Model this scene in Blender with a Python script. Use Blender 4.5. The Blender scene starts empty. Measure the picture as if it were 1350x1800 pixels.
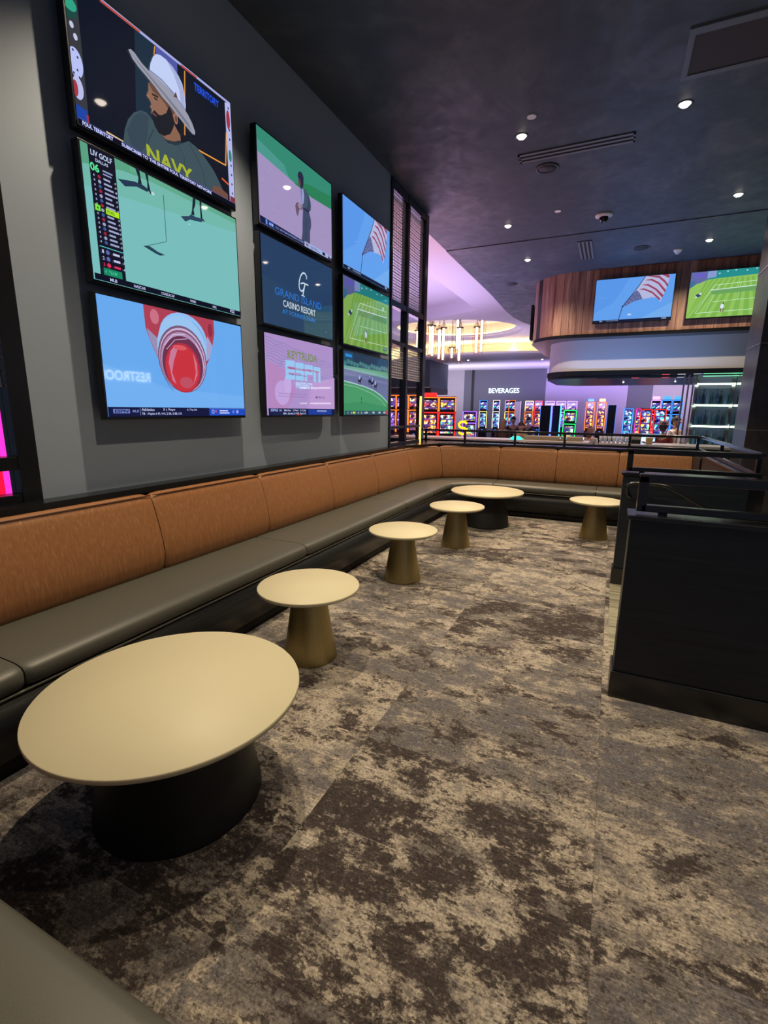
import bpy, math, random
from mathutils import Vector, Matrix
from mathutils.geometry import tessellate_polygon
S = bpy.context.scene
C = S.collection
random.seed(7)
PI = math.pi

# ------------------------------------------------------------------ camera
cam = bpy.data.objects.new('camera', bpy.data.cameras.new('camera'))
C.objects.link(cam)
YAW, PITCH, ROLL = -0.43226, -0.20773, 0.01079
fwd = Vector((math.sin(YAW)*math.cos(PITCH), math.cos(YAW)*math.cos(PITCH), math.sin(PITCH)))
rt = Vector((math.cos(YAW), -math.sin(YAW), 0)); up = rt.cross(fwd)
r2 = rt*math.cos(ROLL) + up*math.sin(ROLL); u2 = -rt*math.sin(ROLL) + up*math.cos(ROLL)
M = Matrix((r2, u2, -fwd)).transposed().to_4x4(); M.translation = (0, 0, 1.5)
cam.matrix_world = M
cam.data.sensor_fit = 'VERTICAL'; cam.data.sensor_height = 36
cam.data.lens = 851.2/1800*36
cam.data.clip_start = .02; cam.data.clip_end = 200
S.camera = cam
S.view_settings.view_transform = 'Standard'; S.view_settings.look = 'None'
S.view_settings.gamma = 1; S.view_settings.use_curve_mapping = False
S.view_settings.exposure = 0.18

# ------------------------------------------------------------------ light levels
W = bpy.data.worlds.new('world'); S.world = W; W.use_nodes = True
W.node_tree.nodes['Background'].inputs[0].default_value = (.48, .58, .85, 1)
W.node_tree.nodes['Background'].inputs[1].default_value = .15
DOWN = 185.0        # watts of each warm ceiling spot
TVS = 0.92          # brightness of the television pictures
NEON = 5.0
def lin(c):
    o = []
    for v in c[:3]:
        v = v/255; o.append(v/12.92 if v <= .04045 else ((v+.055)/1.055)**2.4)
    return (*o, 1)
def area(name, loc, rot, sx, sy, col, e, spread=PI):
    d = bpy.data.lights.new(name, 'AREA'); d.shape = 'RECTANGLE'; d.size = sx; d.size_y = sy
    d.color = lin(col)[:3]; d.energy = e; d.spread = spread
    o = bpy.data.objects.new(name, d); C.objects.link(o); o.location = loc; o.rotation_euler = rot
    return o
# added one-sided fill lights without lamps, brightening the hall's ceiling and walls
area('hall_fill_light', (-6.0, 12.5, 2.0), (PI, 0, 0), 5, 5, (220, 190, 248), 300)
area('hall_fill_light', (-5.6, 20.5, 2.4), (PI, 0, 0), 6, 2, (225, 200, 245), 110)
area('hall_fill_light', (-9.6, 27.6, 2.0), (PI-.7, 0, 0), 8, .5, (225, 215, 235), 300)
area('hall_fill_light', (-2.2, 27.6, 2.0), (PI-.7, 0, 0), 6.5, .5, (195, 170, 255), 270)
area('hall_fill_light', (4.0, 27.6, 1.8), (PI-.7, 0, 0), 6, .5, (225, 205, 235), 300)
area('hall_fill_light', (-4.0, 8.8, 1.6), (PI, 0, 0), 1.2, 1.2, (255, 160, 150), 60)
area('bar_fill_light', (-.1, 10.9, .95), (PI, 0, 0), 2.0, .4, (130, 180, 255), 70)  # added fill without a lamp, throws blue upward over the bar
# ------------------------------------------------------------------ materials
MATS = {}
def mat(name, col, rough=.5, metal=0, emit=None, es=0, spec=.5, coat=0):
    if name in MATS: return MATS[name]
    m = bpy.data.materials.new(name); m.use_nodes = True
    b = m.node_tree.nodes['Principled BSDF']
    b.inputs['Base Color'].default_value = lin(col)
    b.inputs['Roughness'].default_value = rough
    b.inputs['Metallic'].default_value = metal
    b.inputs['Specular IOR Level'].default_value = spec
    b.inputs['Coat Weight'].default_value = coat
    if emit is not None:
        b.inputs['Emission Color'].default_value = lin(emit); b.inputs['Emission Strength'].default_value = es
    MATS[name] = m
    return m
class NT:
    def __init__(s, m): s.m = m; s.t = m.node_tree; s.b = s.t.nodes['Principled BSDF']
    def n(s, typ, **k):
        x = s.t.nodes.new(typ)
        for a, v in k.items():
            if a.startswith('i_'): x.inputs[int(a[2:])].default_value = v
            else: setattr(x, a, v)
        return x
    def l(s, a, b): s.t.links.new(a, b)
    def math(s, op, a, b=None, c=None):
        x = s.n('ShaderNodeMath', operation=op)
        for i, v in enumerate((a, b, c)):
            if v is None: continue
            if isinstance(v, (int, float)): x.inputs[i].default_value = v
            else: s.l(v, x.inputs[i])
        return x.outputs[0]
    def ramp(s, f, stops, interp='LINEAR'):
        x = s.n('ShaderNodeValToRGB'); x.color_ramp.interpolation = interp
        e = x.color_ramp.elements
        while len(e) < len(stops): e.new(.5)
        for i, (p, c) in enumerate(stops): e[i].position = p; e[i].color = lin(c)
        s.l(f, x.inputs[0]); return x.outputs[0]
    def mix(s, f, a, b, typ='MIX'):
        x = s.n('ShaderNodeMix', data_type='RGBA', blend_type=typ)
        for i, v in ((0, f), (6, a), (7, b)):
            if isinstance(v, (int, float)): x.inputs[i].default_value = v
            elif isinstance(v, tuple): x.inputs[i].default_value = lin(v)
            else: s.l(v, x.inputs[i])
        return x.outputs[2]
    def noise(s, vec, sc, det=4, rough=.5, dist=0):
        x = s.n('ShaderNodeTexNoise'); x.inputs['Scale'].default_value = sc; x.inputs['Detail'].default_value = det
        x.inputs['Roughness'].default_value = rough; x.inputs['Distortion'].default_value = dist
        s.l(vec, x.inputs['Vector']); return x.outputs[0]
    def mapv(s, vec, sc=(1, 1, 1), loc=(0, 0, 0)):
        x = s.n('ShaderNodeMapping'); x.inputs['Scale'].default_value = sc; x.inputs['Location'].default_value = loc
        s.l(vec, x.inputs['Vector']); return x.outputs[0]
    def pos(s): return s.n('ShaderNodeNewGeometry').outputs['Position']
    def obj(s): return s.n('ShaderNodeTexCoord').outputs['Object']
    def bump(s, h, d=.002, st=.5):
        x = s.n('ShaderNodeBump'); x.inputs['Strength'].default_value = st; x.inputs['Distance'].default_value = d
        s.l(h, x.inputs['Height']); s.l(x.outputs[0], s.b.inputs['Normal'])

def carpet_mat():
    m = mat('woven_carpet_tile', (120, 110, 100), .95, spec=.15); t = NT(m); p = t.pos()
    sep = t.n('ShaderNodeSeparateXYZ'); t.l(p, sep.inputs[0])
    cx = t.math('FLOOR', t.math('DIVIDE', t.math('SUBTRACT', sep.outputs[0], .087), .985))
    cy = t.math('FLOOR', t.math('DIVIDE', t.math('SUBTRACT', sep.outputs[1], .32), .9825))
    cmb = t.n('ShaderNodeCombineXYZ'); t.l(cx, cmb.inputs[0]); t.l(cy, cmb.inputs[1])
    wn = t.n('ShaderNodeTexWhiteNoise', noise_dimensions='3D'); t.l(cmb.outputs[0], wn.inputs['Vector'])
    # each half metre row shifts the print a little as well
    cy2 = t.math('FLOOR', t.math('DIVIDE', t.math('SUBTRACT', sep.outputs[1], .32), .49125))
    cmb2 = t.n('ShaderNodeCombineXYZ'); t.l(cx, cmb2.inputs[0]); t.l(cy2, cmb2.inputs[1]); cmb2.inputs[2].default_value = 4.2
    wn2 = t.n('ShaderNodeTexWhiteNoise', noise_dimensions='3D'); t.l(cmb2.outputs[0], wn2.inputs['Vector'])
    off = t.n('ShaderNodeVectorMath', operation='SCALE'); t.l(wn2.outputs['Color'], off.inputs[0]); off.inputs['Scale'].default_value = 23.0
    v = t.n('ShaderNodeVectorMath', operation='ADD'); t.l(p, v.inputs[0]); t.l(off.outputs[0], v.inputs[1]); v = v.outputs[0]
    sw = t.n('ShaderNodeSeparateColor'); t.l(wn2.outputs['Color'], sw.inputs[0])
    tb = t.math('MULTIPLY', t.math('SUBTRACT', sw.outputs[2], .5), .11)
    tb2 = t.math('MULTIPLY', t.math('SUBTRACT', sw.outputs[1], .5), .12)
    big = t.math('ADD', t.noise(t.mapv(v, (1, 1.5, 1)), 3.4, 10, .76, .2), tb)
    mid = t.math('ADD', t.noise(t.mapv(v, (1, 1.6, 1), (5, 3, 0)), 4.2, 10, .77, .2), tb2)
    blot = t.noise(t.mapv(v, (1, 1.3, 1), (1, 8, 2)), 24, 6, .75)
    streak = t.noise(t.mapv(p, (9, 170, 1)), 1.0, 3, .6)
    fine = t.noise(p, 105, 3, .65)
    cream = t.ramp(mid, [(.40, (132, 127, 125)), (.49, (158, 150, 143)), (.53, (206, 194, 176)), (.64, (222, 211, 194))])
    g = t.mix(t.ramp(big, [(.44, (255, 255, 255)), (.48, (0, 0, 0))]), cream, (96, 87, 84))
    grey = t.mix(t.math('MULTIPLY', t.ramp(big, [(.55, (0, 0, 0)), (.60, (255, 255, 255))]), .6), g, (118, 118, 128))
    near = t.ramp(t.math('ADD', big, t.math('MULTIPLY', t.math('SUBTRACT', blot, .5), 1.5)), [(.38, (255, 255, 255)), (.44, (0, 0, 0))])
    c = t.mix(t.math('MULTIPLY', near, .8), grey, (78, 70, 69))
    spots = t.ramp(blot, [(.57, (0, 0, 0)), (.61, (255, 255, 255))])
    c = t.mix(t.math('MULTIPLY', spots, .6), c, (80, 71, 69))
    spots2 = t.ramp(t.noise(t.mapv(v, (1, 1.4, 1), (9, 1, 0)), 30, 5, .72), [(.56, (0, 0, 0)), (.62, (255, 255, 255))])
    c = t.mix(t.math('MULTIPLY', spots2, .45), c, (204, 194, 182))
    c = t.mix(.55, c, t.ramp(streak, [(.35, (170, 168, 166)), (.65, (255, 255, 255))]), 'MULTIPLY')
    c = t.mix(.65, c, t.ramp(fine, [(.35, (140, 138, 136)), (.65, (255, 255, 255))]), 'MULTIPLY')
    # thin dark seams between tiles
    fx = t.math('FRACT', t.math('DIVIDE', t.math('SUBTRACT', sep.outputs[0], .087), .985))
    e1 = t.math('LESS_THAN', t.math('ABSOLUTE', t.math('SUBTRACT', t.math('FRACT', t.math('ADD', fx, .5)), .5)), .0025)
    c = t.mix(t.math('MULTIPLY', e1, .25), c, (70, 62, 58))
    t.l(c, t.b.inputs['Base Color']); t.bump(t.noise(p, 260, 2), .004, .6)
    return m
CARPET = carpet_mat()
def ceiling_mat():
    m = mat('dark_trowelled_plaster', (50, 55, 66), .6, spec=.3); t = NT(m); p = t.pos()
    a = t.noise(t.mapv(p, (1, .8, 1)), 1.1, 8, .6, .8); b = t.noise(p, 5, 6, .65, .5)
    c = t.mix(t.math('MULTIPLY', b, .5), t.ramp(a, [(.3, (58, 67, 76)), (.52, (70, 78, 87)), (.68, (98, 102, 108))]), (70, 74, 84))
    t.l(c, t.b.inputs['Base Color'])
    t.l(t.ramp(b, [(.3, (175, 175, 175)), (.7, (210, 210, 210))]), t.b.inputs['Roughness'])
    t.bump(b, .001, .2)
    return m
CEIL = ceiling_mat()
def vinyl_orange():
    m = mat('tan_orange_fleck_fabric', (176, 108, 56), .5, spec=.4); t = NT(m); p = t.pos()
    a = t.noise(t.mapv(p, (95, 95, 9)), 1, 3, .6); b = t.noise(t.mapv(p, (260, 260, 260)), 1, 2)
    c = t.ramp(a, [(.36, (146, 98, 60)), (.58, (160, 110, 70)), (.68, (172, 122, 80)), (.76, (198, 152, 106))])
    t.l(t.mix(t.math('MULTIPLY', b, .35), c, (134, 88, 54)), t.b.inputs['Base Color'])
    t.bump(a, .0015, .4)
    return m
ORANGE = vinyl_orange()
def leather(name, col, r=.42):
    m = mat(name, col, r, spec=.5); t = NT(m); p = t.pos()
    t.bump(t.noise(p, 420, 3), .0008, .5); return m
SEAT = leather('charcoal_vinyl', (84, 84, 76))
BASE = leather('black_laminate', (30, 32, 34), .35)
KICK = mat('matt_black', (12, 13, 14), .7)
PIPE = mat('brown_piping', (96, 56, 30), .55)
SEAT_GLINT = mat('grey_seat_glint', (92, 90, 80), .4)
BLACK = mat('satin_black_metal', (18, 19, 22), .24, spec=.7)
BLACKT = mat('black_table_base', (20, 22, 23), .5)
def woodblack():
    m = mat('black_stained_wood', (20, 24, 30), .42, spec=.45); t = NT(m); p = t.pos()
    a = t.noise(t.mapv(p, (2.5, 2.5, 60)), 1, 5, .6, .4)
    t.l(t.ramp(a, [(.3, (14, 19, 27)), (.7, (27, 34, 44))]), t.b.inputs['Base Color']); t.bump(a, .001, .3); return m
WBLACK = woodblack()
CREAM = mat('cream_stone_top', (212, 204, 170), .5, spec=.4)
RIM = mat('grey_brown_edge', (120, 108, 88), .5)
def brass():
    m = mat('brushed_brass', (186, 170, 118), .40, 1.0); t = NT(m); o = t.obj()
    x = t.n('ShaderNodeSeparateXYZ'); t.l(o, x.inputs[0])
    ang = t.math('ARCTAN2', x.outputs[1], x.outputs[0])
    cb = t.n('ShaderNodeCombineXYZ'); t.l(t.math('MULTIPLY', ang, 14), cb.inputs[0])
    a = t.noise(cb.outputs[0], 3, 3)
    t.l(t.ramp(a, [(.3, (158, 144, 98)), (.7, (206, 188, 132))]), t.b.inputs['Base Color'])
    t.b.inputs['Anisotropic'].default_value = .5
    return m
BRASS = brass()
def wallgrey():
    m = mat('grey_wall_paint', (136, 148, 164), .55, spec=.3); t = NT(m)
    t.bump(t.noise(t.pos(), 140, 3), .001, .35); return m
WALL = wallgrey()
HALLC = mat('white_ceiling_paint', (200, 196, 204), .8)
SOFF = mat('white_soffit_paint', (196, 194, 200), .6)
FARL = mat('light_grey_wall', (150, 146, 154), .7)
FARD = mat('slate_grey_wall', (84, 86, 98), .7)
FARV = mat('lavender_grey_wall', (160, 150, 172), .7)
def woodplank():
    m = mat('walnut_plank_cladding', (130, 80, 60), .45); t = NT(m); o = t.obj()
    sx = t.n('ShaderNodeSeparateXYZ'); t.l(o, sx.inputs[0])
    q = t.math('ADD', sx.outputs[0], t.math('MULTIPLY', sx.outputs[1], .7))
    pl = t.math('FLOOR', t.math('DIVIDE', q, .135))
    wn = t.n('ShaderNodeTexWhiteNoise', noise_dimensions='1D'); t.l(pl, wn.inputs['W'])
    a = t.noise(t.mapv(o, (11, 11, .8)), 1, 6, .6, .8)
    c = t.mix(t.math('MULTIPLY', wn.outputs['Value'], .55), t.ramp(a, [(.3, (104, 74, 66)), (.5, (158, 116, 98)), (.7, (200, 158, 132))]), (108, 74, 66))
    f = t.math('LESS_THAN', t.math('FRACT', t.math('DIVIDE', q, .135)), .05)
    t.l(t.mix(f, c, (40, 24, 20)), t.b.inputs['Base Color']); return m
WALNUT = woodplank()
def planks():
    m = mat('pale_grey_wood_planks', (150, 145, 120), .4); t = NT(m); p = t.pos()
    a = t.noise(t.mapv(p, (2, 30, 1)), 1, 5, .6, .5)
    sy = t.n('ShaderNodeSeparateXYZ'); t.l(p, sy.inputs[0])
    f = t.math('LESS_THAN', t.math('FRACT', t.math('DIVIDE', sy.outputs[1], .19)), .03)
    c = t.ramp(a, [(.3, (112, 110, 92)), (.7, (176, 172, 146))])
    t.l(t.mix(f, c, (60, 58, 50)), t.b.inputs['Base Color']); return m
PLANKS = planks()
def colmat():
    m = mat('dark_veined_stone', (60, 54, 56), .35); t = NT(m)
    a = t.noise(t.pos(), 3, 6, .6, 1.2)
    t.l(t.ramp(a, [(.3, (44, 42, 46)), (.7, (78, 70, 70))]), t.b.inputs['Base Color']); return m
STONE = colmat()
def hallfloor():
    m = mat('patterned_hall_carpet', (60, 40, 70), .9); t = NT(m)
    v = t.n('ShaderNodeTexVoronoi'); v.inputs['Scale'].default_value = 2.5; t.l(t.pos(), v.inputs['Vector'])
    t.l(t.mix(.6, v.outputs['Color'], (50, 35, 60)), t.b.inputs['Base Color']); return m
HALLF = hallfloor()
CHROME = mat('polished_steel', (190, 190, 195), .18, 1)
GLASSM = mat('clear_glass', (235, 240, 245), .02)
GLASSM.node_tree.nodes['Principled BSDF'].inputs['Transmission Weight'].default_value = 1
GLASSM.node_tree.nodes['Principled BSDF'].inputs['IOR'].default_value = 1.05
WIRE = mat('silver_woven_wire', (205, 200, 208), .5, .2)
GREYM = mat('dark_grey_plastic', (60, 62, 66), .5)
WHITEP = mat('white_plastic', (210, 205, 200), .4)
BEZEL = mat('gloss_black_bezel', (10, 12, 20), .25, spec=.6)
def emit(name, col, s): return mat(name, (10, 10, 10), .4, emit=col, es=s)
def scr(col, k=1.0):                       # a colour of a lit television picture, behind its glossy front
    key = 'screen_%d_%d_%d_%d' % (*col, int(k*100))
    m = mat(key, (6, 6, 8), .03, emit=col, es=TVS*k, spec=.5); return m

# ------------------------------------------------------------------ mesh builder
class MB:
    def __init__(s): s.v = []; s.f = []; s.mi = []; s.sm = []; s.ms = []
    def m(s, mt):
        if mt not in s.ms: s.ms.append(mt)
        return s.ms.index(mt)
    def add(s, vs, fs, mt, smooth=False):
        o = len(s.v); s.v += [tuple(x) for x in vs]; i = s.m(mt)
        for f in fs: s.f.append([a+o for a in f]); s.mi.append(i); s.sm.append(smooth)
        return s
    def box(s, x0, x1, y0, y1, z0, z1, mt):
        v = [(x, y, z) for x in (x0, x1) for y in (y0, y1) for z in (z0, z1)]
        return s.add(v, [(0, 1, 3, 2), (4, 6, 7, 5), (0, 4, 5, 1), (2, 3, 7, 6), (0, 2, 6, 4), (1, 5, 7, 3)], mt)
    def lathe(s, prof, c, mt, n=48, smooth=True, axis='z', sx=1, sy=1):
        v = []; f = []; m_ = len(prof)
        for i in range(n):
            a = 2*PI*i/n
            for r, z in prof:
                p = (r*math.cos(a)*sx, r*math.sin(a)*sy, z)
                if axis == 'y': p = (p[0], z, p[1])
                if axis == 'x': p = (z, p[0], p[1])
                v.append((c[0]+p[0], c[1]+p[1], c[2]+p[2]))
        for i in range(n):
            j = (i+1) % n
            for k in range(m_-1): f.append((i*m_+k, j*m_+k, j*m_+k+1, i*m_+k+1))
        return s.add(v, f, mt, smooth)
    def disc(s, c, r, mt, n=40, axis='z'):
        v = []
        for i in range(n):
            a = 2*PI*i/n; p = (r*math.cos(a), r*math.sin(a), 0)
            if axis == 'y': p = (p[0], 0, p[1])
            v.append((c[0]+p[0], c[1]+p[1], c[2]+p[2]))
        return s.add(v, [tuple(range(n))], mt)
    def cyl(s, c, r, h, mt, n=32, axis='z', r2=None):
        r2 = r if r2 is None else r2
        return s.lathe([(0.0001, 0), (r, 0), (r, 0), (r2, h), (r2, h), (0.0001, h)], c, mt, n, True, axis)
    def ball(s, c, r, mt, sx=1, sy=1, sz=1, n=24, k=12):
        return s.lathe([(max(1e-4, r*math.sin(PI*i/k)), -r*sz*math.cos(PI*i/k)) for i in range(k+1)], c, mt, n, True, 'z', sx, sy)
    def tube(s, pts, r, mt, n=8, closed=False, square=False):
        pts = [Vector(p) for p in pts]; L = len(pts); v = []; f = []
        if square: n = 4
        for i, p in enumerate(pts):
            if closed: d = pts[(i+1) % L]-pts[i-1]
            else: d = pts[min(i+1, L-1)]-pts[max(i-1, 0)]
            d.normalize(); ref = Vector((0, 0, 1)) if abs(d.z) < .95 else Vector((0, 1, 0))
            a = d.cross(ref).normalized(); b = a.cross(d).normalized(); k = 1.0
            if 0 < i < L-1 or closed:
                d1 = (pts[i]-pts[i-1]).normalized(); k = 1/max(.5, d1.dot(d))
            for j in range(n):
                t = 2*PI*(j+.5 if square else j)/n; rr = r*(1.414 if square else 1)
                v.append(p+a*(rr*k*math.cos(t))+b*(rr*math.sin(t)) if abs(d.z) < .95 or not square else p+a*(rr*math.cos(t))+b*(rr*math.sin(t)))
        for i in range(L if closed else L-1):
            i2 = (i+1) % L
            for j in range(n): f.append((i*n+j, i*n+(j+1) % n, i2*n+(j+1) % n, i2*n+j))
        if not closed: f += [tuple(range(n))[::-1], tuple((L-1)*n+j for j in range(n))]
        return s.add(v, f, mt, not square)
    def prism(s, poly, z0, z1, mt, side=None):
        n = len(poly); v = [(x, y, z0) for x, y in poly]+[(x, y, z1) for x, y in poly]
        s.add(v, [tuple(range(n))[::-1], tuple(range(n, 2*n))], mt)
        return s.add(v, [(i, (i+1) % n, n+(i+1) % n, n+i) for i in range(n)], side or mt)
    def holed(s, loops, z, mt):
        v = [[Vector((x, y, 0)) for x, y in l] for l in loops]
        flat = [(x, y, z) for l in loops for x, y in l]
        return s.add(flat, [tuple(t) for t in tessellate_polygon(v)], mt)
    def walls(s, loop, z0, z1, mt, closed=True):
        n = len(loop); v = [(x, y, z0) for x, y in loop]+[(x, y, z1) for x, y in loop]
        return s.add(v, [(i, (i+1) % n, n+(i+1) % n, n+i) for i in range(n if closed else n-1)], mt)
    def grid(s, rows, mt, smooth=True):
        m_ = len(rows[0]); v = [p for r in rows for p in r]
        return s.add(v, [(i*m_+j, (i+1)*m_+j, (i+1)*m_+j+1, i*m_+j+1) for i in range(len(rows)-1) for j in range(m_-1)], mt, smooth)
    def build(s, name, parent=None, bevel=0, world=True, loc=None):
        """world=True: vertices were given in world coordinates; they are stored relative to the thing's base"""
        off = Vector((0, 0, 0))
        if parent is not None and world: off = Vector(parent['base'])
        me = bpy.data.meshes.new(name)
        me.from_pydata([(x-off.x, y-off.y, z-off.z) for x, y, z in s.v], [], s.f)
        for mt in s.ms: me.materials.append(mt)
        me.polygons.foreach_set('material_index', s.mi); me.polygons.foreach_set('use_smooth', s.sm); me.update()
        o = bpy.data.objects.new(name, me); C.objects.link(o)
        if parent is not None:
            o.parent = parent; o['base'] = parent['base']
        if loc: o.location = loc
        if bevel:
            b = o.modifiers.new('bevel', 'BEVEL'); b.width = bevel; b.segments = 2; b.limit_method = 'ANGLE'; b.angle_limit = .6
        return o
def thing(name, label, cat, loc=(0, 0, 0), rz=0, group=None):
    o = bpy.data.objects.new(name, None); C.objects.link(o); o.location = loc; o.rotation_euler = (0, 0, rz)
    o.empty_display_size = .1; o['base'] = list(loc); o['label'] = label; o['category'] = cat
    if group: o['group'] = group
    return o
def tag(o, label, cat, group=None):
    o['label'] = label; o['category'] = cat
    if group: o['group'] = group
    return o
def struct(o): o['kind'] = 'structure'; return o
def dup(root, loc, label, rz=None):
    r = root.copy(); C.objects.link(r); r.location = loc; r['base'] = list(loc); r['label'] = label
    if rz is not None: r.rotation_euler = (0, 0, rz)
    for ch in list(root.children):
        c = ch.copy(); C.objects.link(c); c.parent = r
        for g in ch.children:
            d = g.copy(); C.objects.link(d); d.parent = c
    return r
TX = {}
def textmesh(s, bold=.012, shear=0):
    if (s, bold, shear) in TX: return TX[(s, bold, shear)]
    cu = bpy.data.curves.new('lettering', 'FONT'); cu.body = s; cu.size = 1; cu.offset = bold; cu.shear = shear; cu.resolution_u = 3
    o = bpy.data.objects.new('lettering', cu); C.objects.link(o)
    dg = bpy.context.evaluated_depsgraph_get(); me = bpy.data.meshes.new_from_object(o.evaluated_get(dg))
    vs = [(v.co.x, v.co.y) for v in me.vertices]; fs = [tuple(p.vertices) for p in me.polygons]
    bpy.data.objects.remove(o); bpy.data.curves.remove(cu); bpy.data.meshes.remove(me)
    x0 = min(v[0] for v in vs); x1 = max(v[0] for v in vs); y0 = min(v[1] for v in vs); y1 = max(v[1] for v in vs)
    vs = [((x-x0)/(x1-x0), (y-y0)/(y1-y0)) for x, y in vs]
    TX[(s, bold, shear)] = (vs, fs, (x1-x0)/(y1-y0)); return TX[(s, bold, shear)]

# ------------------------------------------------------------------ television
class Pic(MB):
    """a television picture: flat shapes on a 160 x 90 field, each a hair in front of the last"""
    def __init__(s, w, h, k=1.0): super().__init__(); s.w = w; s.h = h; s.d = 0; s.k = k
    def P(s, x, y): return ((x/160-.5)*s.w, -.0001*s.d, y/90*s.h)
    def poly(s, pts, col, k=None):
        cl = [(min(160, max(0, x)), min(90, max(0, y))) for x, y in pts]; s.d += 1
        tri = tessellate_polygon([[Vector((x, y, 0)) for x, y in cl]])
        s.add([s.P(*p) for p in cl], [tuple(t) for t in tri], scr(col, k or s.k)); return s
    def rect(s, x0, y0, x1, y1, col, k=None): return s.poly([(x0, y0), (x1, y0), (x1, y1), (x0, y1)], col, k)
    def ell(s, cx, cy, rx, ry, col, n=28, a0=0, a1=360):
        return s.poly([(cx+rx*math.cos(math.radians(a0+(a1-a0)*i/n)), cy+ry*math.sin(math.radians(a0+(a1-a0)*i/n))) for i in range(n)], col)
    def line(s, pts, wd, col):
        for (xa, ya), (xb, yb) in zip(pts, pts[1:]):
            l = math.hypot(xb-xa, yb-ya) or 1; nx, ny = -(yb-ya)/l*wd/2, (xb-xa)/l*wd/2
            s.poly([(xa+nx, ya+ny), (xb+nx, yb+ny), (xb-nx, yb-ny), (xa-nx, ya-ny)], col)
        return s
    def text(s, t, x, y, h, col, width=None, bold=.012, shear=0):
        vs, fs, ar = textmesh(t, bold, shear); s.d += 1
        w = width if width else h*ar*(s.h/90)/(s.w/160)
        s.add([s.P(x+a*w, y+b*h) for a, b in vs], fs, scr(col, s.k)); return s
def television(label, x, y, z, w, h, rz, draw, k=1.0, tilt=0, group=None, back=.056):
    """centre of the lower edge of the casing's back at x,y,z"""
    t = thing('television', label, 'television', (x, y, z), rz, group)
    b = MB().box(-w/2, w/2, -.055, 0, 0, h, BEZEL); b.build('housing', t, .004, world=False)
    MB().box(-.2, .2, 0, back, h*.3, h*.7, KICK).build('wall_bracket', t, world=False)
    bz = .012; ih = h-2*bz-.006; iw = w-2*bz
    p = Pic(iw, ih, k); draw(p)
    o = p.build('screen', t, world=False, loc=(0, -.0565, bz+.006))
    if tilt: t.rotation_euler = (tilt, 0, rz)
    return t

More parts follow.
